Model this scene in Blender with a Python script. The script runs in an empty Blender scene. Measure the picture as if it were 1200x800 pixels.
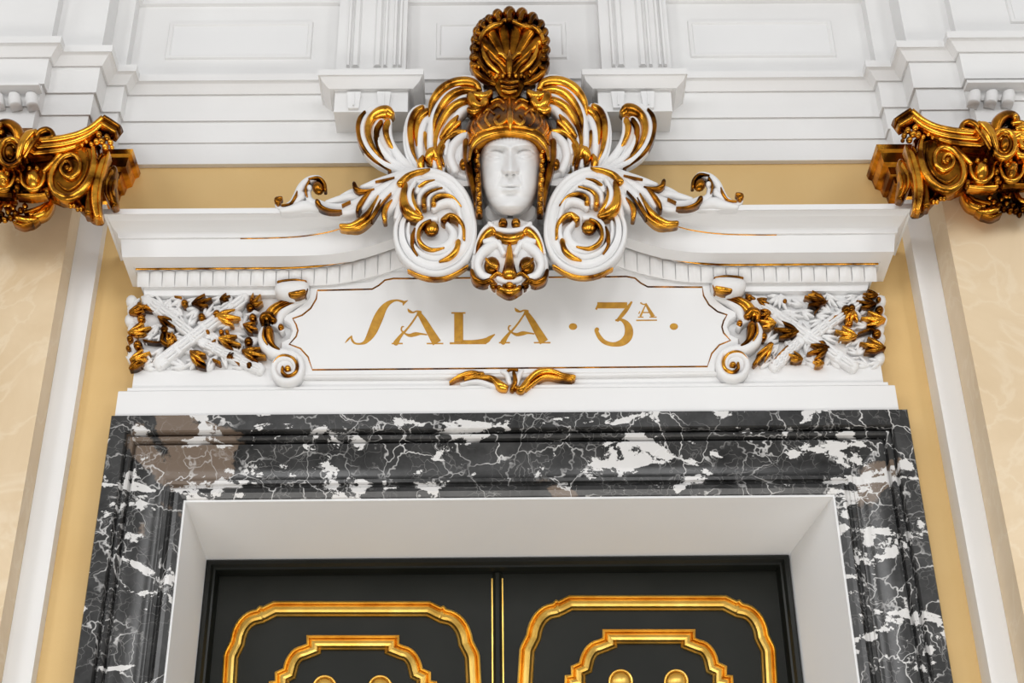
import bpy, math, random
import numpy as np
from mathutils import Matrix, Vector
random.seed(7)
S=bpy.context.scene
COL=S.collection
# ------------------------------------------------------------------ camera
F=1816.0
UP=np.array([-40.,2907.,-1816.]);UP/=np.linalg.norm(UP)
VX=np.array([1,.0075,-.01]);VX-=UP*VX.dot(UP);VX/=np.linalg.norm(VX)
VY=np.cross(UP,VX)
M3=np.array([VX,VY,UP])
CAM=np.array([-0.04700429,-4.62,1.6])
cd=bpy.data.cameras.new('camera'); cam=bpy.data.objects.new('camera',cd); COL.objects.link(cam)
cd.sensor_width=36; cd.sensor_fit='HORIZONTAL'; cd.lens=F/1200*36; cd.clip_end=200
mw=Matrix([list(M3[i])+[float(CAM[i])] for i in range(3)]+[[0,0,0,1]]); cam.matrix_world=mw
S.camera=cam
def P(u,v,y=0.):
    d=M3@np.array([(u-600)/F,(400-v)/F,-1.]); t=(y-CAM[1])/d[1]; return CAM+d*t
def Z(v,y=0.,u=598): return float(P(u,v,y)[2])
# ------------------------------------------------------------------ light
w=bpy.data.worlds.new('hall_light'); S.world=w; w.use_nodes=True
nt=w.node_tree; bg=nt.nodes['Background']
tc=nt.nodes.new('ShaderNodeTexCoord'); sx=nt.nodes.new('ShaderNodeSeparateXYZ'); cr=nt.nodes.new('ShaderNodeValToRGB')
mr=nt.nodes.new('ShaderNodeMapRange'); mr.inputs[1].default_value=-1; mr.inputs[2].default_value=1
nt.links.new(tc.outputs['Generated'],sx.inputs[0]); nt.links.new(sx.outputs[2],mr.inputs[0]); nt.links.new(mr.outputs[0],cr.inputs[0])
e=cr.color_ramp.elements; e[0].position=0; e[0].color=(.62,.61,.60,1); e[1].position=1; e[1].color=(.95,.95,.96,1)
x=e.new(.45); x.color=(.55,.545,.54,1); x=e.new(.6); x.color=(.72,.72,.72,1)
nt.links.new(cr.outputs[0],bg.inputs[0]); bg.inputs[1].default_value=0.55
def area(name,loc,target,sx_,sy_,power,col=(1,1,1)):
    l=bpy.data.lights.new(name,'AREA'); l.shape='RECTANGLE'; l.size=sx_; l.size_y=sy_; l.energy=power; l.color=col
    o=bpy.data.objects.new(name,l); COL.objects.link(o); o.location=loc
    d=Vector(target)-Vector(loc); o.rotation_euler=d.to_track_quat('-Z','Y').to_euler(); return o
for wx,wy,wz,pw in ((-5.2,-7.5,6.4,150),(-1.9,-9.2,6.9,170),(1.5,-9.2,6.9,150),(4.9,-7.5,6.4,130),(-7.2,-3.6,6.4,70),(7.2,-3.6,6.4,50),(0,-9.5,4.2,40)):
    area('added_fill_light',(wx,wy,wz),(0,0,4.5),1.5,3.2,pw*.68)  # unseen panels added around the hall for soft fill and gold highlights
area('added_bounce_fill',(0,-3.0,.12),(0,-1.4,4.6),6.5,1.6,170,(1,.985,.96))  # added lamp without a real fixture, lifts soffits and undersides from below
S.view_settings.view_transform='Standard'; S.view_settings.look='None'; S.view_settings.gamma=1; S.view_settings.use_curve_mapping=False
S.view_settings.exposure=-0.10
# ------------------------------------------------------------------ materials
def mat(name,col,rough=.5,metal=0.,spec=.5):
    m=bpy.data.materials.new(name); m.use_nodes=True; b=m.node_tree.nodes['Principled BSDF']
    b.inputs['Base Color'].default_value=(*col,1); b.inputs['Roughness'].default_value=rough; b.inputs['Metallic'].default_value=metal
    b.inputs['Specular IOR Level'].default_value=spec
    return m
def nodes(m): return m.node_tree, m.node_tree.nodes, m.node_tree.links, m.node_tree.nodes['Principled BSDF']
def noise_mix(m,c1,c2,scale,lo=.35,hi=.65,detail=4,bump=0.,bscale=None,stretch=(1,1,1),rot=(0,0,0)):
    t,n,l,b=nodes(m); tc=n.new('ShaderNodeTexCoord'); mp=n.new('ShaderNodeMapping'); mp.inputs['Scale'].default_value=stretch; mp.inputs['Rotation'].default_value=rot
    l.new(tc.outputs['Object'],mp.inputs[0]); nz=n.new('ShaderNodeTexNoise'); nz.inputs['Scale'].default_value=scale; nz.inputs['Detail'].default_value=detail
    l.new(mp.outputs[0],nz.inputs['Vector']); r=n.new('ShaderNodeValToRGB'); r.color_ramp.elements[0].position=lo; r.color_ramp.elements[1].position=hi
    r.color_ramp.elements[0].color=(*c1,1); r.color_ramp.elements[1].color=(*c2,1); l.new(nz.outputs['Fac'],r.inputs[0]); l.new(r.outputs[0],b.inputs['Base Color'])
    if bump:
        bn=n.new('ShaderNodeTexNoise'); bn.inputs['Scale'].default_value=bscale or scale*4; l.new(mp.outputs[0],bn.inputs['Vector'])
        bp=n.new('ShaderNodeBump'); bp.inputs['Strength'].default_value=bump; bp.inputs['Distance'].default_value=.004
        l.new(bn.outputs['Fac'],bp.inputs['Height']); l.new(bp.outputs[0],b.inputs['Normal'])
    return m
WHITE=noise_mix(mat('white_plaster',(.8,.8,.8),.5),(.76,.755,.75),(.84,.84,.84),3,bump=.12,bscale=60)
WALLW=noise_mix(mat('white_painted_wall',(.8,.8,.8),.6),(.77,.765,.76),(.83,.83,.825),2.2,.3,.7,6,bump=.15,bscale=45)
PLATE=noise_mix(mat('white_enamel',(.8,.8,.8),.45),(.80,.80,.80),(.83,.83,.83),2)
FACE=noise_mix(mat('matt_white_plaster',(.8,.8,.8),.55),(.80,.80,.795),(.85,.85,.85),9,bump=.05,bscale=40)
GOLD=noise_mix(mat('gilding_dark_reflections',(.8,.45,.08),.22,1.),(.13,.036,.003),(.90,.42,.045),13,.36,.58,4,bump=.16,bscale=30)  # dark blotches in the colour stand in for dark reflections in the gold
GOLD2=noise_mix(mat('gilding_shade_tone',(.5,.25,.05),.22,1.),(.05,.014,.001),(.50,.19,.016),13,.38,.66,4,bump=.18,bscale=32)  # darker copy of the gilding, shade and dark reflections put into its colour
DGOLD=noise_mix(mat('door_gilding',(.8,.5,.08),.36,1.),(.78,.46,.09),(.95,.64,.17),14,bump=.1,bscale=60)
PAINT=noise_mix(mat('ochre_gold_paint',(.55,.3,.03),.5,.0),(.42,.19,.006),(.60,.31,.02),40,.3,.7)
REVEAL=noise_mix(mat('grey_painted_reveal',(.6,.6,.6),.6),(.82,.825,.83),(.86,.865,.87),1.6,.3,.7)
YELLOW=noise_mix(mat('yellow_wall_paint',(.75,.52,.24),.6),(.70,.46,.18),(.77,.54,.24),2.5,.25,.75,6,bump=.1,bscale=80)
SHELF=mat('grooved_dark',(.06,.05,.04),.6)
DOOR=noise_mix(mat('black_green_paint',(.01,.01,.01),.45,spec=.22),(.006,.007,.0045),(.010,.011,.008),5)
FRAME=noise_mix(mat('black_frame_paint',(.01,.01,.01),.35,spec=.3),(.005,.006,.0045),(.009,.010,.008),5)
FLOORM=noise_mix(mat('parquet',(.2,.13,.08),.35),(.55,.50,.43),(.66,.61,.54),3)
# cream marble
CREAM=mat('cream_marble',(.8,.65,.45),.35)
t,n,l,b=nodes(CREAM)
tc=n.new('ShaderNodeTexCoord'); n1=n.new('ShaderNodeTexNoise'); n1.inputs['Scale'].default_value=1.6; n1.inputs['Detail'].default_value=9; n1.inputs['Roughness'].default_value=.62; n1.inputs['Distortion'].default_value=.7
r1=n.new('ShaderNodeValToRGB'); r1.color_ramp.elements[0].position=.3; r1.color_ramp.elements[0].color=(.66,.49,.29,1); r1.color_ramp.elements[1].position=.68; r1.color_ramp.elements[1].color=(.80,.64,.43,1)
n2=n.new('ShaderNodeTexNoise'); n2.inputs['Scale'].default_value=2.2; n2.inputs['Detail'].default_value=5; n2.inputs['Distortion'].default_value=2.
r2=n.new('ShaderNodeValToRGB'); q=r2.color_ramp; q.elements[0].position=.47; q.elements[0].color=(0,0,0,1); q.elements[1].position=.53; q.elements[1].color=(0,0,0,1); k=q.elements.new(.5); k.color=(.25,.25,.25,1)
mx=n.new('ShaderNodeMix'); mx.data_type='RGBA'; mx.inputs[7].default_value=(.90,.80,.63,1)
l.new(tc.outputs['Object'],n1.inputs['Vector']); l.new(tc.outputs['Object'],n2.inputs['Vector']); l.new(n1.outputs['Fac'],r1.inputs[0]); l.new(n2.outputs['Fac'],r2.inputs[0])
l.new(r2.outputs[0],mx.inputs[0]); l.new(r1.outputs[0],mx.inputs[6]); l.new(mx.outputs[2],b.inputs['Base Color'])
# black marble with white and brown veining
BLACK=mat('black_veined_marble',(.03,.03,.03),.2,spec=.35)
t,n,l,b=nodes(BLACK)
def N(k): return n.new('ShaderNode'+k)
tc=N('TexCoord')
def noise(scale,detail,rough=.5,dist=0.,src=None):
    a=N('TexNoise'); a.inputs['Scale'].default_value=scale; a.inputs['Detail'].default_value=detail; a.inputs['Roughness'].default_value=rough; a.inputs['Distortion'].default_value=dist
    l.new(src or tc.outputs['Object'],a.inputs['Vector']); return a.outputs
def ramp(src,stops):
    r=N('ValToRGB'); q=r.color_ramp; q.elements[0].position=stops[0][0]; q.elements[0].color=(*stops[0][1],1); q.elements[1].position=stops[-1][0]; q.elements[1].color=(*stops[-1][1],1)
    for p_,c_ in stops[1:-1]: q.elements.new(p_).color=(*c_,1)
    l.new(src,r.inputs[0]); return r.outputs[0]
def mth(op,a,b_):
    m_=N('Math'); m_.operation=op
    for i,s in enumerate((a,b_)):
        if isinstance(s,(int,float)): m_.inputs[i].default_value=s
        else: l.new(s,m_.inputs[i])
    return m_.outputs[0]
def mixc(f,a,c):
    m_=N('Mix'); m_.data_type='RGBA'; l.new(f,m_.inputs[0])
    for i,s in ((6,a),(7,c)):
        if isinstance(s,tuple): m_.inputs[i].default_value=(*s,1)
        else: l.new(s,m_.inputs[i])
    return m_.outputs[2]
g=lambda k:(k,k,k)
wv=noise(5,4,.6)
vm=N('VectorMath'); vm.operation='MULTIPLY_ADD'; vm.inputs[1].default_value=(.22,.22,.22); l.new(wv['Color'],vm.inputs[0]); l.new(tc.outputs['Object'],vm.inputs[2])
warp=vm.outputs[0]
vo=N('TexVoronoi'); vo.feature='DISTANCE_TO_EDGE'; vo.inputs['Scale'].default_value=8.5; l.new(warp,vo.inputs['Vector'])
fine=ramp(vo.outputs['Distance'],[(0,g(.9)),(.010,g(.6)),(.024,g(0))])
fm=ramp(noise(4.5,3)['Fac'],[(.42,g(0)),(.60,g(1))])
fine=mth('MULTIPLY',fine,fm)
vo2=N('TexVoronoi'); vo2.feature='DISTANCE_TO_EDGE'; vo2.inputs['Scale'].default_value=22; l.new(warp,vo2.inputs['Vector'])
fine2=mth('MULTIPLY',ramp(vo2.outputs['Distance'],[(0,g(.4)),(.015,g(.25)),(.035,g(0))]),ramp(noise(6,3)['Fac'],[(.42,g(0)),(.60,g(1))]))
mp=N('Mapping'); mp.inputs['Rotation'].default_value=(0,math.radians(48),0); mp.inputs['Scale'].default_value=(1.1,1.,2.6); l.new(tc.outputs['Object'],mp.inputs[0])
big=noise(3.3,4,.55,1.4,mp.outputs[0])['Fac']
rag=noise(17,7,.68)['Fac']
pz=mth('ADD',big,mth('MULTIPLY',mth('SUBTRACT',rag,.5),.62))
patch=ramp(pz,[(.592,g(0)),(.604,g(1))])
brown=ramp(mth('ADD',noise(2.3,3,.5,.8)['Fac'],mth('MULTIPLY',mth('SUBTRACT',rag,.5),.18)),[(.655,g(0)),(.675,g(.8))])
base=ramp(noise(9,7,.65)['Fac'],[(.3,g(.012)),(.7,g(.055))])
c=mixc(brown,base,(.21,.155,.115)); c=mixc(fine2,c,(.42,.41,.40)); c=mixc(patch,c,(.70,.69,.68)); c=mixc(fine,c,(.78,.77,.76))
l.new(c,b.inputs['Base Color'])
# ------------------------------------------------------------------ builders
class MB:
    def __init__(s): s.v=[];s.f=[];s.sm=[]
    def add(s,vs,fs,smooth=True):
        o=len(s.v); s.v+= [tuple(map(float,p)) for p in vs]; s.f+=[tuple(o+i for i in f) for f in fs]; s.sm+=[smooth]*len(fs)
    def build(s,name,m,parent=None,label=None,origin=None):
        loc=LOC.get(parent.name,(0,0,0)) if parent else (origin or (0,0,0))
        me=bpy.data.meshes.new(name); me.from_pydata([(a-loc[0],b_-loc[1],c_-loc[2]) for a,b_,c_ in s.v],[],s.f)
        me.polygons.foreach_set('use_smooth',s.sm); me.materials.append(m); me.update()
        import bmesh
        bm=bmesh.new(); bm.from_mesh(me); bmesh.ops.remove_doubles(bm,verts=bm.verts,dist=1e-5); bmesh.ops.recalc_face_normals(bm,faces=bm.faces); bm.to_mesh(me); bm.free()
        o=bpy.data.objects.new(name,me); COL.objects.link(o)
        if parent: o.parent=parent; LOC[o.name]=loc
        else: o.location=loc; LOC[o.name]=loc
        if label: o['label']=label
        return o
LOC={}
def thing(name,label,cat,loc,group=None,kind=None):
    o=bpy.data.objects.new(name,None); COL.objects.link(o); o.location=[float(a) for a in loc]; LOC[o.name]=tuple(float(a) for a in loc)
    o.empty_display_size=.05; o['label']=label; o['category']=cat
    if group:o['group']=group
    if kind:o['kind']=kind
    return o
def struct(o,label=None,cat=None):
    o['kind']='structure'
    if label:o['label']=label
    if cat:o['category']=cat
    return o
def box(mb,x0,x1,y0,y1,z0,z1):
    vs=[(x,y,z) for x in (x0,x1) for y in (y0,y1) for z in (z0,z1)]
    mb.add(vs,[(0,1,3,2),(4,6,7,5),(0,4,5,1),(2,3,7,6),(0,2,6,4),(1,5,7,3)],False)
def grid(mb,rows,smooth=False,caps=False,closed=False):
    """loft consecutive rows (equal length point lists)"""
    nr=len(rows);nc=len(rows[0]); vs=[p for r in rows for p in r]; fs=[]
    for i in range(nr if closed else nr-1):
        j=(i+1)%nr
        for k in range(nc-1): fs.append((i*nc+k,i*nc+k+1,j*nc+k+1,j*nc+k))
    if caps:
        fs.append(tuple(i*nc for i in range(nr))); fs.append(tuple(i*nc+nc-1 for i in range(nr))[::-1])
    mb.add(vs,fs,smooth)
def cr_spline(pts,n=6,closed=False):
    pts=np.array(pts,float); m=len(pts); out=[]
    if m<2: return pts
    for i in range(m-1 if not closed else m):
        if closed: p0,p1,p2,p3=[pts[(i+k)%m] for k in (-1,0,1,2)]
        else: p0,p1,p2,p3=pts[max(i-1,0)],pts[i],pts[i+1],pts[min(i+2,m-1)]
        for t in np.linspace(0,1,n,endpoint=False):
            out.append(.5*((2*p1)+(-p0+p2)*t+(2*p0-5*p1+4*p2-p3)*t*t+(-p0+3*p1-3*p2+p3)*t**3))
    if not closed: out.append(pts[-1])
    return np.array(out)
SC=.0030
def stroke(mb,pts,hw=None,y0=-.3,k=.9,prof='round',back=.03,n=6,K=9,mir=None,ends='round',closed=False,smooth=True):
    """sweep of a moulded cross section along a traced centre line; pts (u,v[,hw[,dy]])"""
    a=[]
    for i,p in enumerate(pts):
        w=p[2] if len(p)>2 else (hw if not isinstance(hw,(tuple,list)) else np.interp(i/(len(pts)-1),np.linspace(0,1,len(hw)),hw))
        a.append((p[0],p[1],w,p[3] if len(p)>3 else 0.))
    if mir is not None: a=[(*mir(q[0],q[1]),q[2],q[3]) for q in a]
    c=cr_spline(a,n,closed); c[:,2]=np.maximum(c[:,2],.15)
    m=len(c)
    t=np.gradient(c[:,:2],axis=0) if not closed else (np.roll(c[:,:2],-1,0)-np.roll(c[:,:2],1,0))
    t/= (np.linalg.norm(t,axis=1,keepdims=True)+1e-9)
    cc=[(c[i],t[i],1.) for i in range(m)]
    if ends=='round' and not closed:
        pre=[];post=[]
        for s_ in (.95,.8,.5): 
            q=c[0].copy(); q[:2]-=t[0]*c[0,2]*s_; pre.append((q,t[0],math.sqrt(1-s_*s_)))
        for s_ in (.5,.8,.95):
            q=c[-1].copy(); q[:2]+=t[-1]*c[-1,2]*s_; post.append((q,t[-1],math.sqrt(1-s_*s_)))
        cc=pre+cc+post
    rows=[]
    for q,tt,sc in cc:
        nx,ny=-tt[1],tt[0]; w_=q[2]*sc; h=k*q[2]*sc*SC; yb=y0+q[3]; ym=yb-.5*h; P_=lambda a_,b_,y_:(lambda r_:(r_[0],y_,r_[2]))(P(a_,b_,ym)); bt=min(back,.03); ring=([tuple(P(q[0]+nx*w_*.55,q[1]+ny*w_*.55,yb+back))] if back>.03 else [])+[P_(q[0]+nx*w_,q[1]+ny*w_,yb+bt)]
        for j in range(K):
            if prof=='flat': al=(1,.92,.84,-.84,-.92,-1)[min(j,5)] if K==6 else math.cos(math.pi*j/(K-1))
            else: al=math.cos(math.pi*j/(K-1))
            if prof=='round': d=math.sqrt(max(0,1-al*al))
            elif prof=='groove': d=math.sqrt(max(0,1-al*al))*(.45) + (.9 if abs(al)<.999 else 0)*abs(al)**2*.8
            elif prof=='ridge': d=1-abs(al)
            elif prof=='twin': d=abs(math.sin(math.pi*al))*.8+.15*(1-al*al)
            else: d=0 if abs(al)>.99 else 1.
            ring.append(P_(q[0]+nx*w_*al,q[1]+ny*w_*al,yb-h*d))
        ring.append(P_(q[0]-nx*w_,q[1]-ny*w_,yb+bt))
        if back>.03: ring.append(tuple(P(q[0]-nx*w_*.55,q[1]-ny*w_*.55,yb+back)))
        rows.append(ring)
    L=len(rows[0])
    vs=[p for r in rows for p in r]; fs=[]
    R=len(rows)
    for i in range(R if closed else R-1):
        j=(i+1)%R
        for q in range(L):
            fs.append((i*L+q,i*L+(q+1)%L,j*L+(q+1)%L,j*L+q))
    if not closed: fs.append(tuple(range(L))); fs.append(tuple((R-1)*L+q for q in range(L))[::-1])
    mb.add(vs,fs,smooth)
def offpoly(pts,d):
    m=len(pts); out=[]
    A=sum(pts[i][0]*pts[(i+1)%m][1]-pts[(i+1)%m][0]*pts[i][1] for i in range(m)); sg=1 if A>0 else -1
    for i in range(m):
        p0,p1,p2=np.array(pts[i-1][:2]),np.array(pts[i][:2]),np.array(pts[(i+1)%m][:2])
        e1=(p1-p0)/(np.linalg.norm(p1-p0)+1e-9); e2=(p2-p1)/(np.linalg.norm(p2-p1)+1e-9)
        n1=np.array([-e1[1],e1[0]])*sg; n2=np.array([-e2[1],e2[0]])*sg; q=n1+n2; L=q.dot(q)
        q=q*(2/L) if L>.35 else n1
        out.append(tuple(p1+q*d))
    return out
def slab(mb,pts,y0,h,bev=1.5,back=None,mir=None,spl=0,smooth=False):
    """solid body of a traced outline: real thickness from y=back to y0-h, edges rounded"""
    pts=[tuple(p[:2]) for p in pts]
    if mir is not None: pts=[mir(*p) for p in pts]
    if spl: pts=[tuple(p) for p in cr_spline(pts,spl,True)]
    back=y0+.03 if back is None else back
    lv=[(0,back),(0,y0),(bev*.35,y0-h*.7),(bev,y0-h)]
    if back>y0+.04:
        lv[0]=(0,y0+.022)
    rows=[[(lambda r_:(r_[0],yy,r_[2]))(P(p[0],p[1],y0-h)) for p in offpoly(pts,d)] for d,yy in lv]
    if back>y0+.04:
        rows=[[tuple(P(p[0],p[1],back)) for p in offpoly(pts,bev*1.6)]]+rows; lv=[0]+lv
    m=len(pts); vs=[p for r in rows for p in r]; fs=[]
    for i in range(len(lv)-1):
        for k_ in range(m): fs.append((i*m+k_,i*m+(k_+1)%m,(i+1)*m+(k_+1)%m,(i+1)*m+k_))
    mb.add(vs,fs,smooth)
    from mathutils.geometry import tessellate_polygon
    for r in (rows[0],rows[-1]):
        tr=tessellate_polygon([[Vector((p[0],p[2],0)) for p in r]]); mb.add(r,[tuple(t_) for t_ in tr],False)
def ball(mb,u,v,r,y0,k=.9,ry=None,mir=None,nu=12,nv=5,back=.01,rot=0):
    if mir is not None: u,v=mir(u,v); rot=-rot
    ry=ry or r; vs=[];fs=[]; c_,s_=math.cos(rot),math.sin(rot)
    rows=[]
    for j in range(nv+1):
        if j==0: ph=0 if back<.035 else .8; yy=y0+back
        else: ph=(j-1)/(nv-1)*math.pi/2*.96; yy=None
        rr=math.cos(ph); 
        row=[]
        for i in range(nu):
            a=2*math.pi*i/nu; du=r*rr*math.cos(a); dv=ry*rr*math.sin(a)
            r_=P(u+du*c_-dv*s_,v+du*s_+dv*c_,y0-.5*k*min(r,ry)*SC if (yy is None or back<.035) else yy); row.append((r_[0],yy if yy is not None else y0-k*min(r,ry)*SC*math.sin(ph),r_[2]))
        rows.append(row)
    vs=[p for r_ in rows for p in r_]
    for j in range(nv):
        for i in range(nu): fs.append((j*nu+i,j*nu+(i+1)%nu,(j+1)*nu+(i+1)%nu,(j+1)*nu+i))
    fs.append(tuple(range(nu))); fs.append(tuple(nv*nu+i for i in range(nu))[::-1]); mb.add(vs,fs,True)
def ring(mb,u,v,r,w_,y0,ry=None,k=.9,mir=None,a0=0,a1=360,back=.02,n=3):
    ry=ry or r; m=max(5,int(abs(a1-a0)/22)); full=abs(a1-a0)>=360
    pts=[(u+r*math.cos(math.radians(a)),v+ry*math.sin(math.radians(a)),w_) for a in np.linspace(a0,a1,m,endpoint=not full)]
    stroke(mb,pts,y0=y0,k=k,mir=mir,closed=full,n=n,K=7,back=back)
def mirror(S0=1195.,kx=0.):
    def f(u,v):
        s=S0-kx*max(0,(598-u)/180.); return (s-u, v-.0085*(s-2*u))
    return f
def leaf(mw,mg,u,v,ang,L,W,y0,tips='gold',mir=None,lobes=3,back=.02):
    """little acanthus leaf: lobed blade growing from (u,v) along ang (deg, image sense)"""
    a=math.radians(ang); d=np.array([math.cos(a),math.sin(a)]); nn=np.array([-d[1],d[0]]); o=np.array([u,v])
    for i in range(lobes):
        s=(i-(lobes-1)/2)/max(1,(lobes-1)/2) if lobes>1 else 0
        LL=L*(1-.28*abs(s)); p1=o+d*LL*.45+nn*s*W*.55; p2=o+d*LL+nn*s*W*(1.0+.1*(i%2))
        stroke(mg if tips=='gold' else mw,[(*o,W*.28,0),(*p1,W*.36,-.006),(*p2,W*.12,-.002)],y0=y0-.002*(lobes-abs(s)),k=1.1,mir=mir,prof='round',n=4,K=7,back=back)
# ================================================================== THE SETTING
def X(u,v,y=0.): return float(P(u,v,y)[0])
XL,XR=-1.476,1.447            # edges of the yellow bay
ZT=7.2
m=MB(); Zsp=Z(120)
# yellow wall with the door opening
box(m,XL-.03,-1.20,0,.6,0,ZT); box(m,1.19,XR+.03,0,.6,0,ZT); box(m,-1.20,1.19,0,.6,4.0,ZT)
struct(m.build('wall_back',YELLOW),'yellow painted wall bay around the marble doorway')
m=MB(); box(m,-6,6,-11,.6,-.06,0); struct(m.build('floor',FLOORM),'pale stone hall floor')
# reveal (splayed on the right side)
yd=.36; xl,xr,zt=-1.057,.963,3.815; oxl,oxr,ozt=-1.07,1.056,3.856; yi=-.03
m=MB()
A=[(oxl,yi),(xl,yd),(-1.22,yd),(-1.22,yi)]
def prism(mb,poly,z0,z1):
    k=len(poly); vs=[(x,y,z0) for x,y in poly]+[(x,y,z1) for x,y in poly]
    mb.add(vs,[(i,(i+1)%k,k+(i+1)%k,k+i) for i in range(k)]+[tuple(range(k))[::-1],tuple(range(k,2*k))],False)
vs=[(oxl,yi,0),(oxl,yi,ozt),(oxr,yi,ozt),(oxr,yi,0),(xl,yd,0),(xl,yd,zt),(xr,yd,zt),(xr,yd,0),(-1.2,yi,0),(-1.2,yi,4.0),(1.19,yi,4.0),(1.19,yi,0),(-1.2,yd+.1,0),(-1.2,yd+.1,4.0),(1.19,yd+.1,4.0),(1.19,yd+.1,0),(xl,yd+.1,0),(xl,yd+.1,zt),(xr,yd+.1,zt),(xr,yd+.1,0)]
fs=[(0,1,5,4),(1,2,6,5),(2,3,7,6),(8,9,1,0),(9,10,2,1),(10,11,3,2),(8,9,13,12),(9,10,14,13),(10,11,15,14),(4,5,17,16),(5,6,18,17),(6,7,19,18),(12,13,17,16),(13,14,18,17),(14,15,19,18)]
m.add(vs,fs,False)
struct(m.build('trim_1',REVEAL),'light grey splayed reveal of the doorway')
# white strips beside the bay and cream marble pilasters beyond
def side(sg,xa,p1,xb,p2,xc):
    m=MB(); a,b_=sorted((xa,xb)); box(m,a,b_+0,-p1,.6,0,Z(150,-p1)); 
    o=struct(m.build('trim_%d'%(2 if sg<0 else 3),PLATE),'white painted pilaster strip %s of the yellow bay'%('left' if sg<0 else 'right'))
    t=thing('marble_pilaster','cream marble pilaster shaft at the %s edge under a gilded capital'%('left' if sg<0 else 'right'),'pilaster',((xb+xc)/2,-p2/2,0))
    m=MB(); a,b_=sorted((xb+sg*.0005,xc)); box(m,a,b_,-p2,.5,.35,Z(205,-p2)); m.build('shaft',CREAM,t)
    m=MB(); box(m,a-(0.04 if sg<0 else 0),b_+(0.04 if sg>0 else 0),-p2-.04,.5,0,.3); box(m,a-(.02 if sg<0 else 0),b_+(.02 if sg>0 else 0),-p2-.02,.5,.3,.352); m.build('base',PLATE,t)
XLs,XRs=-1.565,1.528
side(-1,XL,.05,XLs-.0,.15,-2.35); side(1,XR,.09,XRs,.25,2.35)
# ------------------------------------------------ upper entablature breaking forward
q1,q2,q3=.056,.165,.215
# plan steps: (x, q) from left to right
stepsR=[(X(1029,130,-.1),q1),(X(1072,110,-.26),q2),(X(1134,105,-.31),q3)]
stepsL=[(X(147,130,-.1),q1),(X(110,125,-.26),q2),(X(50,105,-.31),q3)]
def plan(p):
    pts=[(-2.6,-(q3+p))]
    q=[q3,q2,q1,0]
    for i,(x,_) in enumerate(stepsL[::-1]): pts+=[(x+p-.06,-(q[i]+p)),(x+p-.06,-(q[i+1]+p))]
    q=[0,q1,q2,q3]
    for i,(x,_) in enumerate(stepsR): pts+=[(x-p+.06,-(q[i]+p)),(x-p+.06,-(q[i+1]+p))]
    pts.append((2.6,-(q3+p))); return pts
def sweep(prof,name,mt,label):
    m=MB(); rows=[[(x,y,z) for x,y in plan(p)] for p,z in prof]
    grid(m,rows); 
    b0=[(x,.3,prof[0][1]) for x,y in plan(prof[0][0])]; b1=[(x,.3,prof[-1][1]) for x,y in plan(prof[-1][0])]
    grid(m,[b0,rows[0]]); grid(m,[rows[-1],b1])
    return struct(m.build(name,mt),label)
pr=[(.022,188.5),(.022,164),(.030,163.4),(.030,138.5),(.040,137.9),(.040,108),(.050,107),(.058,103),(.074,95),(.084,91.5),(.09,91),(.09,83.5)]
prof=[(p,Z(v,-p,800)) for p,v in pr]
pf=[(prof[0][0],prof[0][1])]+prof[1:]
sweep(pf,'trim_4',WALLW,'white painted upper entablature stepping forward at both sides')
zt0=prof[-1][1]
sweep([(.03,zt0-.02),(.03,ZT)],'trim_5',WALLW,'white painted pedestal zone above the upper entablature')
z2=Z(3,-.04,800); sweep([(.03,z2),(.045,z2+.004),(.045,z2+.03),(.06,z2+.035),(.06,z2+.2)],'trim_6',WALLW,'white painted band at the top edge')
# framed panels
def panel(x0,x1,v0,v1,y,label,u):
    t=thing('wall_panel',label,'panel',((x0+x1)/2,y,Z(v1,y,u)),group='white framed panels along the top')
    za,zb=Z(v1,y,u),Z(v0,y,u); w_=.016
    m=MB(); L=[(0,0),(.004,.010),(w_,.010),(w_+.006,.004)]
    rows=[]
    for d,p in L: rows.append([(x0+d,y-p,za+d),(x1-d,y-p,za+d),(x1-d,y-p,zb-d),(x0+d,y-p,zb-d),(x0+d,y-p,za+d)])
    grid(m,rows); m.build('panel_moulding',WALLW,t)
    m=MB(); d=w_+.004; box(m,x0+d,x1-d,y-.0045,y+.004,za+d,zb-d); m.build('panel_field',PLATE,t)
yb=-.03
panel(X(196,50,yb),X(366,50,yb),27,70,yb,'white rectangular panel at the top, left of the gilded shell',280)
panel(X(511,50,yb),X(664,50,yb),27,70,yb,'white rectangular panel at the top, partly hidden behind the gilded shell',600)
panel(X(807,48,yb),X(977,48,yb),25,68,yb,'white rectangular panel at the top, right of the gilded shell',890)
panel(X(1182,20,-.03-q3),X(1330,20,-.03-q3),-35,28,-.03-q3,'white rectangular panel at the top right corner',1182)
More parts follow.
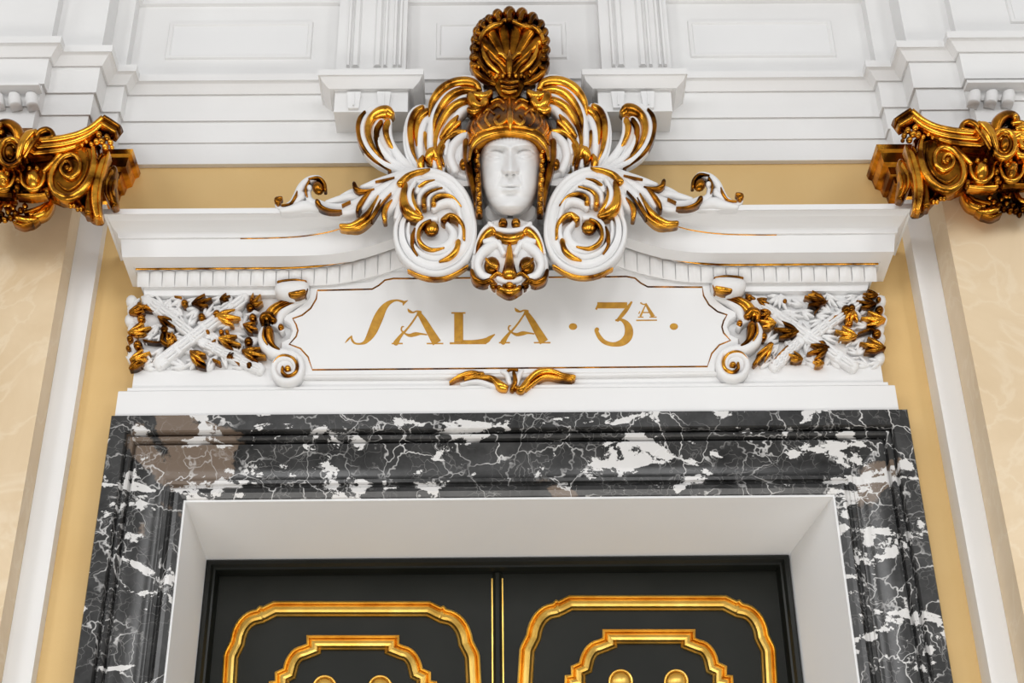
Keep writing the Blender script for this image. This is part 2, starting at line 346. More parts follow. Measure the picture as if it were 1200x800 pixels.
# ------------------------------------------------ fluted consoles
def returns(mb,x0,x1,prof,yw):
    rows=[[(x0-e_,yw,z),(x0-e_,-p,z),(x1+e_,-p,z),(x1+e_,yw,z)] for e_,p,z in prof]
    grid(mb,rows); mb.add(rows[0],[(0,1,2,3)],False); mb.add(rows[-1],[(3,2,1,0)],False)
    mb.add([r[0] for r in rows]+[r[3] for r in rows],[tuple(range(len(rows))),tuple(range(len(rows),2*len(rows)))[::-1]],False)
def console(uc,dv,label):
    y=-.15; za=Z(131+dv,y,uc); x0,x1=X(uc-43,118,y),X(uc+43,118,y)
    t=thing('fluted_console',label,'bracket',((x0+x1)/2,-.09,za),group='fluted white consoles of the upper wall')
    zz=lambda v,p: Z(v+dv,-p,uc)
    m=MB(); returns(m,x0,x1,[(0,.15,za),(0,.15,zz(107,.15)),(.006,.156,zz(106,.15)),(.006,.156,zz(104.5,.156)),(.02,.17,zz(104,.17)),(.045,.19,zz(95,.19)),(.055,.205,zz(88,.205)),(.06,.21,zz(87.5,.21)),(.06,.21,zz(81,.21))],-.02); m.build('cap_moulding',WALLW,t)
    for du in (-20,15):
        m=MB()
        a,b_=X(uc+du-8,118,-.15),X(uc+du+8,118,-.15); z0,z1=zz(129,.15),zz(111,.15)
        vs=[(a+.006,-.15,z0),(b_-.006,-.15,z0),(b_,-.15,z1),(a,-.15,z1),(a+.006,-.163,z0),(b_-.006,-.163,z0),(b_,-.168,z1),(a,-.168,z1)]
        m.add(vs,[(0,1,5,4),(1,2,6,5),(2,3,7,6),(3,0,4,7),(4,5,6,7)],False)
        box(m,(a+b_)/2-.003,(a+b_)/2+.003,-.172,-.15,z0+.008,z1-.004)
        m.build('gutta',PLATE,t)
    m=MB(); a,b_=X(uc-40,60,-.10),X(uc+41,60,-.10); box(m,a,b_,-.10,-.02,zz(84,.1),ZT-.5)
    for du in (-26,-17.5,8,17,28,34): 
        c_=X(uc+du,60,-.1); w_=.016 if du in (-17.5,8) else .008
        vs=[(c_-w_,-.10,zz(82,.1)),(c_-w_*.5,-.116,zz(82,.1)),(c_+w_*.5,-.116,zz(82,.1)),(c_+w_,-.10,zz(82,.1))]
        prism(m,[(v_[0],v_[1]) for v_ in vs],zz(79,.1),ZT-.5)
    m.build('fluted_shaft',WALLW,t)
console(435,0,'white fluted console on the upper wall, left of the gilded shell')
console(744,-.5,'white fluted console on the upper wall, right of the gilded shell')
# guttae scrolls on the outermost break
def scroll_guttae(us,v0,v1,label,side_):
    y=-(q3+.06); t=thing('guttae_row',label,'moulding',(X(us[1],v0,y),y,Z(v1,y,us[1])),group='guttae rows of the outer breaks')
    for i,u in enumerate(us):
        m=MB(); stroke(m,[(u,v0,6.5),(u,(v0+v1)/2,7.5),(u-side_*1,v1,6.5)],y0=y+.004,k=.9,n=4,K=7,ends='none'); m.build('gutta',WALLW,t)
    m=MB(); a,b_=sorted((X(us[0]-side_*11,v0,y),X(us[-1]+side_*60,v0,y))); box(m,a,b_,y-.03,y+.02,Z(v0-3,y,us[1]),Z(v0-6,y,us[1])); m.build('fillet',WALLW,t)
scroll_guttae([1143,1163,1183],106,119,'white guttae under the top right corner moulding',1)
scroll_guttae([36,16,-4],109,122,'white guttae under the top left corner moulding',-1)
# ================================================================== MARBLE SURROUND
mx0,mx1,mz=-1.34,1.336,Z(486,-.08,135)
ix0,ix1,iz=oxl,oxr,ozt
MP=[(0,.0),(0,.075),(.012,.08),(.20,.08),(.212,.074),(.217,.045),(.235,.045),(.255,.066),(.28,.068),(.30,.062),(.312,.036),(.332,.036),(.345,.056),(.37,.058),(.42,.052),(.50,.044),(.60,.036),(.68,.032),(.74,.034),(.76,.042),(.80,.042),(.805,.031),(.825,.032),(.87,.046),(.92,.048),(.97,.036),(.985,.02),(1,-.0),(1,-.02)]
t=thing('marble_door_surround','black marble door surround with white and brown veins framing the black door','door surround',(0,-.04,0))
def mpt(a,p,side_):
    xa=mx0+(ix0-mx0)*a; xb=mx1+(ix1-mx1)*a; z=mz+(iz-mz)*a
    return {'l0':(xa,-p,0),'l1':(xa,-p,z),'r1':(xb,-p,z),'r0':(xb,-p,0)}[side_]
for nm,ks in (('left_jamb',('l0','l1')),('lintel',('l1','r1')),('right_jamb',('r1','r0'))):
    m=MB(); rows=[[mpt(a,p,k_) for k_ in ks] for a,p in MP]
    grid(m,rows,True)
    bk=[tuple([r[0],.0,r[2]]) for r in rows[0]],[tuple([r[0],.0,r[2]]) for r in rows[-1]]
    o=m.build('door_jamb' if 'jamb' in nm else 'lintel',BLACK,t)
    md=o.modifiers.new('e','EDGE_SPLIT'); md.split_angle=math.radians(28)
# ================================================================== DOOR
def rectframe(mb,x0,x1,z1,prof):
    rows=[[(x0+d,y,0),(x0+d,y,z1-d),(x1-d,y,z1-d),(x1-d,y,0)] for d,y in prof]; grid(mb,rows)
yf=.36
m=MB(); rectframe(m,xl,xr,zt,[(0,yd+.05),(0,yf-.02),(.006,yf-.026),(.018,yf-.026),(.026,yf-.014),(.033,yf-.012),(.04,yf+.012),(.046,yf+.06)])
struct(m.build('trim_7',FRAME),'black painted door frame')
yl=.385; xm=X(583,720,yl)
def sweep_path(mb,pts,prof,y,closed=True):
    """mitred moulding along a traced outline, prof=(inward offset px, protrusion m)"""
    rows=[[tuple(P(p[0],p[1],y-h)) for p in offpoly(pts,d)] for d,h in prof]
    rows=[r+[r[0]] for r in rows]; grid(mb,rows,False)
def arc(cx,cy,r,a0,a1,n=9): return [(cx+r*math.cos(math.radians(a)),cy+r*math.sin(math.radians(a))) for a in np.linspace(a0,a1,n)]
def door(n,x0,x1,uo,vo,label):
    d=struct(bpy.data.objects.new('door_%d'%n,None),label); COL.objects.link(d); d.location=(x0,yl,0); LOC[d.name]=(x0,yl,0)
    m=MB(); box(m,x0,x1,yl,yl+.05,0,zt-.01); m.build('door_leaf',DOOR,d)
    U=lambda u,v:(u+uo,v+vo-.009*(u-411)*0)
    # outer moulding outline (traced top, continued down symmetrically in a tall panel)
    R=31; 
    def outline(uL,uR,vT,notch,rx,ry,vB,dxL,dxR,kind):
        T=[]
        if kind=='outer':
            T=[(uL+rx+notch+10,vT),(uR-rx-notch-10,vT)]
            T+=[(uR-rx-notch+2,vT+6),(uR-rx-notch+6,vT+4+1)]
            a=[(uR-rx-notch+7+(rx)*math.sin(q),vT+9+ry*(1-math.cos(q))) for q in np.linspace(.08,1.42,9)]
            T+=a+[(uR-1,vT+ry+15),(uR+.5,vT+ry+20)]
            T+=[(uR+dxR,vB),(uL-dxL,vB),(uL-.5,vT+ry+20),(uL+1,vT+ry+15)]
            T+=[(uL+rx+notch-7-(rx)*math.sin(q),vT+9+ry*(1-math.cos(q))) for q in np.linspace(1.42,.08,9)]
            T+=[(uL+rx+notch-6,vT+5),(uL+rx+notch-2,vT+6)]
        else:
            T=[(uL+rx,vT),(uR-rx,vT),(uR-rx,vT+10)]
            T+=[(uR-rx+3+(rx-13)*math.sin(q),vT+12+(ry-2)*(1-math.cos(q))) for q in np.linspace(.1,1.35,8)]
            T+=[(uR-1,vT+ry+7),(uR-1,vT+ry+17),(uR+6,vT+ry+18),(uR+6+dxR,vB),(uL-6-dxL,vB),(uL-6,vT+ry+18),(uL+1,vT+ry+17),(uL+1,vT+ry+7)]
            T+=[(uL+rx-3-(rx-13)*math.sin(q),vT+12+(ry-2)*(1-math.cos(q))) for q in np.linspace(1.35,.1,8)]
            T+=[(uL+rx,vT+10)]
        return T
    mp_=[(0,0),(0,.012),(1.6,.016),(3.2,.012),(4.2,.006),(5.2,.014),(7,.026),(10,.030),(13,.026),(15.5,.012),(17.5,.006),(18.5,0)]
    o=outline(262,562,704,14,34,44,1500,45,40,'outer')
    m=MB(); sweep_path(m,[U(*p) for p in o],[(a*1.0,h) for a,h in mp_],yl); m.build('panel_moulding',DGOLD,d)
    o=outline(321,506,744,0,38,36,1440,38,34,'inner')
    m=MB(); sweep_path(m,[U(*p) for p in o],[(a*.95,h) for a,h in mp_],yl); m.build('inner_moulding',DGOLD,d)
    for uu in (380.5,445.5):
        m=MB(); ball(m,*U(uu,805),12.5,yl-.004,k=.7,nu=24,nv=7,back=.006); ring(m,*U(uu,805),13,1.6,yl-.003,k=.8)
        stroke(m,[(*U(uu,805),9),(*U(uu,830),6),(*U(413,860),5)],y0=yl-.002,k=.6); m.build('gilded_boss',DGOLD,d)
    return d
d1=door(1,xl+.04,xm-.001,0,0,'left leaf of the black double door with gilded mouldings')
d2=door(2,xm+.001,xr-.04,347,-7,'right leaf of the black double door with gilded mouldings')
m=MB(); a=xm; prof_=[(a-.016,yl),(a-.014,yl-.012),(a-.006,yl-.02),(a+.006,yl-.02),(a+.014,yl-.012),(a+.016,yl)]
prism(m,prof_,0,zt-.045); m.build('astragal',DOOR,d2)
for dx in (-.018,.018):
    m=MB(); box(m,a+dx-.0022,a+dx+.0022,yl-.004,yl+.001,0,zt-.06); m.build('gold_line',DGOLD,d2 if dx>0 else d1)
# ================================================================== OVERDOOR: boards and frieze
zb0=Z(486,-.07,140); zb1=Z(457.5,-.07,140)
xa,xb=X(137,470,-.07),X(1050,460,-.07)
t=thing('overdoor_base_board','plain white board resting on the black marble lintel','moulding',(0,-.035,mz))
m=MB(); returns(m,xa,xb,[(0,.07,mz+.0005),(0,.07,zb1-.004),(-.004,.066,zb1)],-.0); m.build('board',PLATE,t)
t=thing('overdoor_frieze','white frieze block behind the name panel and carved foliage','frieze',(0,-.025,zb1))
zc=Z(347,-.055,170)
xc,xd=X(156,445,-.055),X(1034,440,-.055)
m=MB(); z43=Z(434,-.055,160)
returns(m,xc,xd,[(.012,.066,zb1+.0005),(.012,.066,zb1+.012),(0,.055,zb1+.018),(0,.055,z43),(-.003,.05,z43+.004),(-.003,.05,zc+.04)],-.0); m.build('frieze_block',PLATE,t)
# ------------------------------------------------ cornice
dv=lambda u:-.0092*(u-250)
# line: protrusion, v at u=250, left u, right u, rise table (distance from centre -> px)
R0=([0,100,133,168,198,240,290,600],[55,52,40,24,11,2,0,0])
RT_=([0,90,120,150,175,600],[34,28,17,6,0,0])
R1=([0,100,138,170,200,240,600],[36,33,20,9,2,0,0])
R2=([0,110,138,178,218,250,600],[44,36,27,11,3,0,0])
R3=([0,110,128,168,200,230,600],[40,30,20,9,2,0,0])
CL=[(.285,244,121,1070,RT_),(.285,250,121.5,1069,RT_),(.272,251.5,125,1066,RT_),(.255,258,128,1062,R0),(.222,266,132,1057,R0),(.20,272,137,1053,R0),(.197,274,138,1052,R0),(.197,278,138.5,1051.5,R0),(.188,279.5,141,1049,R0),(.188,280.5,141.5,1048.5,R0),(.185,300.5,143,1047.5,R1),(.125,None,157,1031,R1),(.125,311,157.5,1030.5,R2),(.118,314.5,159,1029,R2),(.108,317,160.5,1027,R2),(.098,326,162,1025,R3),(.092,335.5,165,1021,R3),(.075,336.5,168,1018,R3),(.072,346,169,1016,R3)]
KZ=.0037
st=np.concatenate([np.linspace(0,.30,4),np.linspace(.32,1,60)])
def cline(k,sgn):
    p,v0,uL,uR,RT=CL[k]
    z=Z(v0,-p,250) if v0 else Z(CL[k-1][1],-CL[k-1][0],250)
    u=uL if sgn<0 else uR; vv=(v0 or 306)+dv(u); x_end=X(u,vv,-p)
    pts=[]
    for s_ in st:
        x=x_end*(1-s_)+ (sgn*.05)*s_; dd=abs(x)/.00292
        pts.append((x,-p,z+KZ*float(np.mean([np.interp(dd+o_,*RT) for o_ in (-24,-16,-8,0,8,16,24)]))))
    return pts
t=thing('overdoor_cornice','long white moulded cornice over the name panel, sweeping up to the carved centre','cornice',(0,-.1,zc))
for sgn in (-1,1):
    m=MB(); rows=[cline(k,sgn) for k in range(len(CL))]
    grid(m,rows)
    wall=[(q[0],0,q[2]) for q in rows[0]]; grid(m,[wall,rows[0]]); wb=[(q[0],0,q[2]) for q in rows[-1]]; grid(m,[rows[-1],wb])
    ends=[r[0] for r in rows]; grid(m,[ends,[(q[0],0,q[2]) for q in ends]])
    for i in range(2): pass
    o=m.build('cornice_moulding',PLATE,t)
    # fluted band
    m=MB(); k0,k1=14,16; L0,L1=cline(k0,sgn),cline(k1,sgn)
    x0_,x1_=abs(L0[0][0]),.30; nb=int((x0_-x1_)/.0445)
    A0=np.array(L0);A1=np.array(L1)
    def at(A_,x): 
        o_=np.argsort(np.abs(A_[:,0])); return float(np.interp(x,np.abs(A_[o_,0]),A_[o_,2]))
    for i in range(nb):
        xa_=x0_-.004-i*.0445; rows=[]
        for j in range(7):
            s_=j/6; xx=xa_-s_*.0415; b_=.010*math.sin(math.pi*max(.08,min(.92,s_)))**.5
            zt_,zb_=at(A0,xx),at(A1,xx); yt,yb_=CL[k0][0],CL[k1][0]
            col=[]
            for q,(fz,ad) in enumerate(((0,0),(.06,.9),(.3,1.15),(.6,1.1),(.9,.8),(1,0))):
                col.append((sgn*xx,-(yt+(yb_-yt)*fz+b_*ad-.0005),zt_+(zb_-zt_)*fz))
            rows.append(col)
        grid(m,rows,True)
    m.build('fluted_band',WHITE,t)
    # gilt lines
    def rod(k,umax,r,dz=0.,nm='gilt_line'):
        m=MB(); L=[q for q in cline(k,sgn) if abs(q[0])<umax]
        rows=[]
        for q in L: rows.append([(q[0],q[1]-r*1.0*math.cos(a)+.0005,q[2]+dz+r*math.sin(a)) for a in np.linspace(-1.7,1.7,6)])
        grid(m,rows,True); m.build(nm,GOLD,t)
    rod(8,.95,.0035); rod(13,2,.0042)
# ================================================================== NAME PANEL
YS=-.055
ML=mirror(1195.)
idm=lambda u,v:(u,v)
t=thing('name_panel','white shaped name panel lettered SALA 3A in gold above the door','sign',P(597,390,YS))
half=[(372,340),(370.5,350),(364,361),(354,369),(343,373),(347,380),(349,387),(347,394),(339,403),(352,408),(361,418),(366,433)]
topL=[(480,326),(461,326),(451,328),(444,334),(436,338.5)]
def mm(p): return ML(*p)
border=half+[mm(p) for p in half[::-1]]+[mm(p) for p in topL[::-1]]+topL
outer=[(362,331),(361,345),(354,355),(343,363),(331,369),(331,376),(339,381),(341,387),(338,395),(328,400),(328,411),(345,416),(354,428),(356,441)]
outT=[(478,316),(455,317),(444,320),(436,328)]
outerp=outer+[mm(p) for p in outer[::-1]]+[mm(p) for p in outT[::-1]]+outT
m=MB(); slab(m,outerp,YS,.022,2.2,back=-.054); m.build('panel',PLATE,t)
YP=YS-.022
m=MB(); stroke(m,border,.95,y0=YP,k=.8,closed=True,n=1,K=5,back=.002); m.build('gilt_border',GOLD2,t)
m=MB(); stroke(m,[(352,441),(598,440),(842,436.5)],2.0,y0=YS-.012,k=1.0,K=7,back=.02,n=8); m.build('lower_bead',WHITE,t)
def letter(strokes,dx=0,dy=0,name='letter'):
    m=MB()
    for s_ in strokes: stroke(m,[(p[0]+dx,p[1]+dy,p[2]) for p in s_],y0=YP-.0005,k=.12,prof='box',back=.003,n=5,K=8,ends='none' if len(s_)==2 or s_[0][2]>1.7 else 'round',smooth=False)
    return m.build(name,PAINT,t)
letter([[(404.5,401.5,.3),(408,397.5,1.1),(412,393.5,.6)],[(412,393.5,.7),(412.5,398,1.3),(416,402,1.1),(423,402.5,1.2),(429,399.5,2.6),(436,389,5),(443,373,5.6),(449,361.5,4.2),(456,354.5,2.4),(464,351.7,1.1),(471,353,1.4),(474,354.5,1.2)],[(477.5,352,.5),(473.5,354.5,1.5),(472.5,357.3,.6)]])
AA=[[(490,367,1),(482,379,1.1),(473,390,1.2)],[(473,389,1.3),(467.5,396,2.2),(464,401.5,3.2)],[(459,402.3,.8),(472,402.3,.8)],[(490,365.5,2.3),(497,376,3.6),(504,388,4.4),(512,401.5,5.4)],[(500,402.3,.8),(519.5,402.3,.8)],[(478,362,.6),(480,364.5,1.7),(484,366,1.0),(488,364.5,.9),(492.5,365.5,1.6)],[(474,390.5,.8),(480,392.8,1.9),(487,391.3,2.4),(493,391,1.2),(500,392,.8)],[(474.5,390,.8),(470.5,387,.9),(471,383,.9),(473,382.5,.6)]]
letter(AA); letter([[(537.5,367,5.3),(537.5,400.5,5.3)],[(529,366.5,.9),(545.5,366.5,.9)],[(527,402,1.1),(570,402,1.1)],[(540,400.2,2),(556,400.2,2.2),(569,399,3.2),(574,395.5,2.2),(580,391.5,.6)]]); letter(AA,125.6,-1)
letter([[(700,357.5,3.6),(735,357.5,3.6)],[(702,354.5,.9),(698.5,362.5,1.3)],[(740,354,1.2),(733,364,2.4),(724,375,1.8)],[(722,375,1.2),(728,374.5,1.6),(734,379,3.4),(737,386,4.8),(736,394,5),(730,400.5,4.2),(720,403.3,2.6),(710,401.3,2.5),(703.5,396,2.6),(699,388,2.2),(699.5,386,2.6)]],name='numeral')
letter([[(757,356,.6),(750.5,370.5,1.2)],[(747.5,371.4,.6),(754,371.4,.6)],[(756.5,355.5,1.2),(765.5,371,2.3)],[(761,371.4,.6),(769.5,371.4,.6)],[(751,354.8,.9),(754,356.5,.7),(757,356,.8)],[(752.5,366,.7),(761.5,366,.7)],[(750,364.5,.6),(748.5,367.5,.7)]])
letter([[(745.5,375.2,.8),(770,375,.7)]],name='underline')
for u in (671.5,789.7):
    m=MB(); ball(m,u,382.4,4.9,YP,k=.12,ry=4,nu=16,back=.003); m.build('dot',PAINT,t)
# ------------------------------------------------ generic relief group
class Rel:
    def __init__(s,t,mir=None): s.t=t; s.mir=mir
    def st(s,name,m_,pts,hw=None,**k):
        mb=MB(); stroke(mb,pts,hw,mir=s.mir,**k); return mb.build(name,m_,s.t)
    def sts(s,name,m_,L,**k):
        mb=MB()
        for pts in L: stroke(mb,pts,mir=s.mir,**k)
        return mb.build(name,m_,s.t)
    def sl(s,name,m_,pts,y0,h,**k):
        mb=MB(); slab(mb,pts,y0,h,mir=s.mir,**k); return mb.build(name,m_,s.t)
    def bl(s,name,m_,u,v,r,y0,**k):
        mb=MB(); ball(mb,u,v,r,y0,mir=s.mir,**k); return mb.build(name,m_,s.t)
    def rg(s,name,m_,u,v,r,w_,y0,**k):
        mb=MB(); ring(mb,u,v,r,w_,y0,mir=s.mir,**k); return mb.build(name,m_,s.t)
    def lf(s,name,m_,u,v,a,L,W,y0,**k):
        mb=MB(); leaf(mb,mb,u,v,a,L,W,y0,mir=s.mir,**k); return mb.build(name,m_,s.t)
# small spray under the panel
t=thing('gilded_leaf_spray','small gilded leaf spray on the lower edge of the name panel','ornament',P(600,445,YP),)
r=Rel(t); y=YP-.004
r.sts('left_leaf',GOLD,[[(527,447,.8),(538,440,2),(552,436,3),(566,438,2)],[(545,441,1.5),(562,441,2.5),(576,442,3),(586,450,5,-.006),(592,453,4,-.006)],[(566,436,1),(560,438,3),(545,444,1.5)]],y0=y,k=1.1,back=.03)
r.sts('right_leaf',GOLD,[[(672,441,3),(660,439,3),(646,434,3),(632,435,4),(620,444,4),(611,455,4,-.006),(605,454,3)],[(670,444,1.5),(655,442,2),(640,440,2),(628,446,2),(616,456,2)]],y0=y,k=1.1,back=.03)
r.sts('centre_leaf',GOLD2,[[(602,436,2),(604,446,3),(600,456,3)],[(595,434,1.5),(600,432,1.5),(606,433,1.5)]],y0=y,k=1.1,back=.03)
r.sts('white_leaf',WHITE,[[(588,435,2),(594,438,3),(597,448,3)],[(612,434,2),(608,440,3),(606,450,2)],[(540,449,1),(560,446,2),(580,452,2)]],y0=y+.002,k=.9,back=.03)
# ================================================================== VOLUTES
def volute(mir,side_):
    t=thing('acanthus_volute','large white scroll volute with gilded curls, %s of the plaster face'%side_,'volute',P(*( (508,265) if mir is None else mir(508,265)),-.25))
    r=Rel(t,mir); y=-.285
    body=[(470,212),(484,201),(502,197),(522,203),(540,217),(552,236),(558,262),(556,285),(546,304),(530,317),(512,322),(492,319),(476,308),(465,291),(462,272),(464,256),(471,243),(470,228)]
    r.sl('volute_body',PLATE,body,y+.012,.010,bev=2,spl=3,back=-.06)
    y1=y-.012
    r.st('outer_band',WHITE,[(474,207,2.5),(492,199.5,3),(515,202,3.4),(536,215,3.6),(550,237,3.6),(555.5,262,3.2),(553,287,3.2),(540,308,3.2),(517,319,3.2),(494,316,3.2),(475,303,3.4),(465,284,3),(464,264,2.6),(471,248,2)],y0=y1-.004,k=1.5)
    r.st('outer_band',WHITE,[(480,211,2.5),(494,206.5,4),(514,209,5),(533,221,5.2),(545,241,5.2),(549,264,5.2),(546,286,5.2),(534,302,5.2),(515,311,5.2),(497,309,5),(481,298,4.6),(472,282,4),(471,264,3),(476,252,2)],y0=y1-.001,k=1.15,prof='groove')
    r.st('second_band',WHITE,[(490,213,2),(508,213.5,3),(524,223,3.6),(536,240,3.6),(540.5,262,3.6),(538.5,281,3.6),(528,295,3.6),(513,302,3.6),(498,299,3.6),(486,290,3.2),(479,276,2.8),(479,262,1.8)],y0=y1-.004,k=1.6)
    r.st('inner_scroll',WHITE,[(524,262,2.5),(531,272,4.5),(528,284,6),(517,291,6),(504,292,5.6),(494,285,4.6),(489,275,3.6),(491,264,3.5),(500,257,3),(511,256,3)],y0=y1-.008,k=1.0)
    r.st('top_curl',WHITE,[(508,244,3),(516,238,4),(528,236,4.5),(538,245,4.5),(545,258,3)],y0=y1-.002,k=1.0)
    r.bl('centre_knob',GOLD,505.5,266,9,y1-.012,k=.5,ry=8.6)
    r.st('gilded_spiral',GOLD,[(504,258,1.6),(496,262,2),(491,270,2.2),(491,280,2.4),(497,288,2.4),(507,292,2),(520,290,1)],y0=y1-.026,k=1.)
    r.st('gilded_crescent',GOLD2,[(486,268,1.5),(483,278,2.6),(484,290,2.2),(489,299,1)],y0=y1-.014,k=1.)
    r.st('gilded_hook',GOLD,[(520,257,4),(527,251.5,3),(536,255,2.8),(542.5,265,2.6),(544,280,1.5)],y0=y1-.016,k=1.1)
    r.st('gilded_crescent',GOLD,[(537,283,3.2),(534,293,3.4),(526,301,2.8),(515,306,1)],y0=y1-.016,k=1.)
    r.st('gilded_edge',GOLD,[(478,316,.8),(494,323,1.4),(512,325.3,1.7),(530,321.5,1.6),(548,311,1.1)],y0=y-.010,k=1.,back=.02)
    # gilded leaf turned over the left side
    r.st('turned_leaf',GOLD,[(469,214,4.5),(477,206,3.6),(489,201,3),(503,198,1.4)],y0=y1-.018,k=1.2)
    r.st('turned_leaf',GOLD,[(475,216,3),(473,228,5),(475,242,6.5),(483,250,6),(493,254,3.5)],y0=y1-.016,k=1.2)
    r.st('turned_leaf',GOLD,[(484,218,1.5),(483,230,2.4),(487,242,3.2),(493,250,2)],y0=y1-.024,k=1.2)
    r.st('white_fold',WHITE,[(486,212,2),(480,224,2.8),(481,236,2.6),(487,245,1.5)],y0=y1-.028,k=1.)
    for L in ([(491,218,1.6),(499,213,2),(509,210.5,.8)],[(497,240,3),(497,231,2.6),(504,224,2),(518,219.5,.8)],[(508,238,3.2),(509,231,2),(518,227.5,1.6),(530,230,1.6),(540,241,1)]):
        r.st('gilded_flute',GOLD,L,y0=y1-.018,k=1.1)
    for L in ([(488,224,3),(494,216,3.5),(508,214,3),(520,215,1.5)],[(491,238,3),(492,228,3.2),(500,220,3.4),(514,215.5,2.5),(528,218,1)],[(502,240,2.6),(503,230,2.8),(512,223.5,2.6),(526,224,1.6)]):
        r.st('white_fold',WHITE,L,y0=y1-.008,k=1.1)
    return t
volute(None,'left'); volute(mirror(1196),'right')
# ================================================================== SIDE FOLIAGE
def foliage(mir,side_):
    t=thing('acanthus_branch','white acanthus branch with gilded tips lying along the cornice, %s of the big scrolls'%side_,'ornament',P(*((420,240) if mir is None else mir(420,240)),-.28))
    r=Rel(t,mir); y=-.289
    r.sts('small_scroll',WHITE,[[(324,240,2),(330,243,2.5),(340,239,3),(347,229,4),(353,218,4.5),(362,210,4),(373,208,3),(379,214,2)],[(330,246,3),(345,243,5),(358,240,6),(372,243,4)],[(362,222,2),(362,232,4),(368,238,5),(380,241,4)],[(337,239,2),(344,236,4),(354,228,4)]],y0=y,k=.9,back=.12)
    r.sts('scroll_gilding',GOLD2,[[(326,237,3),(324,233,3),(329,231.5,2.2)],[(330,240,.8),(340,238,1.2),(346,230,1.8),(348,224,.8)],[(360,230,.8),(358,221,1.5),(362,212,1.5)],[(362,209,.8),(373,207.5,1.6),(380,214,2),(381,222,2)]],y0=y-.013,k=1.1,back=.02)
    r.bl('scroll_eye',GOLD2,372.5,219,6.5,y-.008,k=1.0,ry=8,rot=-.5,back=.1)
    r.bl('scroll_knob',WHITE,362.5,219,3.2,y-.012,k=1.)
    r.sts('stem',WHITE,[[(373,236,3),(385,241,4),(402,242,5),(420,237,6),(440,224,8),(460,213,10),(486,206,11)],[(383,236,2),(398,232,3.5),(415,228,4.5),(432,222,5),(450,212,6),(475,203,6)],[(400,229,1.5),(412,224,3),(428,222,4)],[(375,244,2),(392,248,3),(412,247,4),(428,240,5)]],y0=y,k=.75,back=.12)
    r.sts('leaf_lobe',WHITE,[[(470,210,6),(452,228,6.5),(436,246,5.5),(422,258,3)],[(475,215,5),(464,232,6),(452,246,4.5)],[(480,222,5),(470,240,5.5),(464,254,3)],[(462,206,4),(442,213,4.5),(424,219,2.5)],[(455,214,4),(436,228,5),(425,243,3)]],y0=y-.012,k=.8,back=.06)
    r.sts('gilded_tip',GOLD2,[[(372,236,3.2),(377,242,2.2),(387,245.5,1.4),(400,246,.7)],[(415,215,2.6),(418,221,3),(427,223,1.8),(438,221,.8)],[(434,223,1.2),(427,231,2.6),(421,240,3),(418.5,247,2)],[(446,234,.8),(440,246,1.8),(434,257,1.4)],[(401,239.5,.8),(410,235.5,.9)]],y0=y-.026,k=1.1,back=.03)
    r.sts('gilded_tip',GOLD,[[(400,264,2.8),(411,264,3.6),(422,258,4),(431,249,3.2),(438,238,1.8),(443,229,.8)],[(406,267,1),(420,266,2.2),(433,257,2),(441,246,1)],[(451,257,2.6),(450,249,3.2),(453,241,2.6),(459,234,.9)]],y0=y-.028,k=1.1,back=.03)
    r.sts('vein',GOLD2,[[(458,226,.8),(449,236,1),(441,248,1.2),(436,257,.6)],[(440,212,.5),(450,210,.8),(462,207,.4)]],y0=y-.032,k=1.,back=.03)
foliage(None,'left'); foliage(mirror(1193),'right')
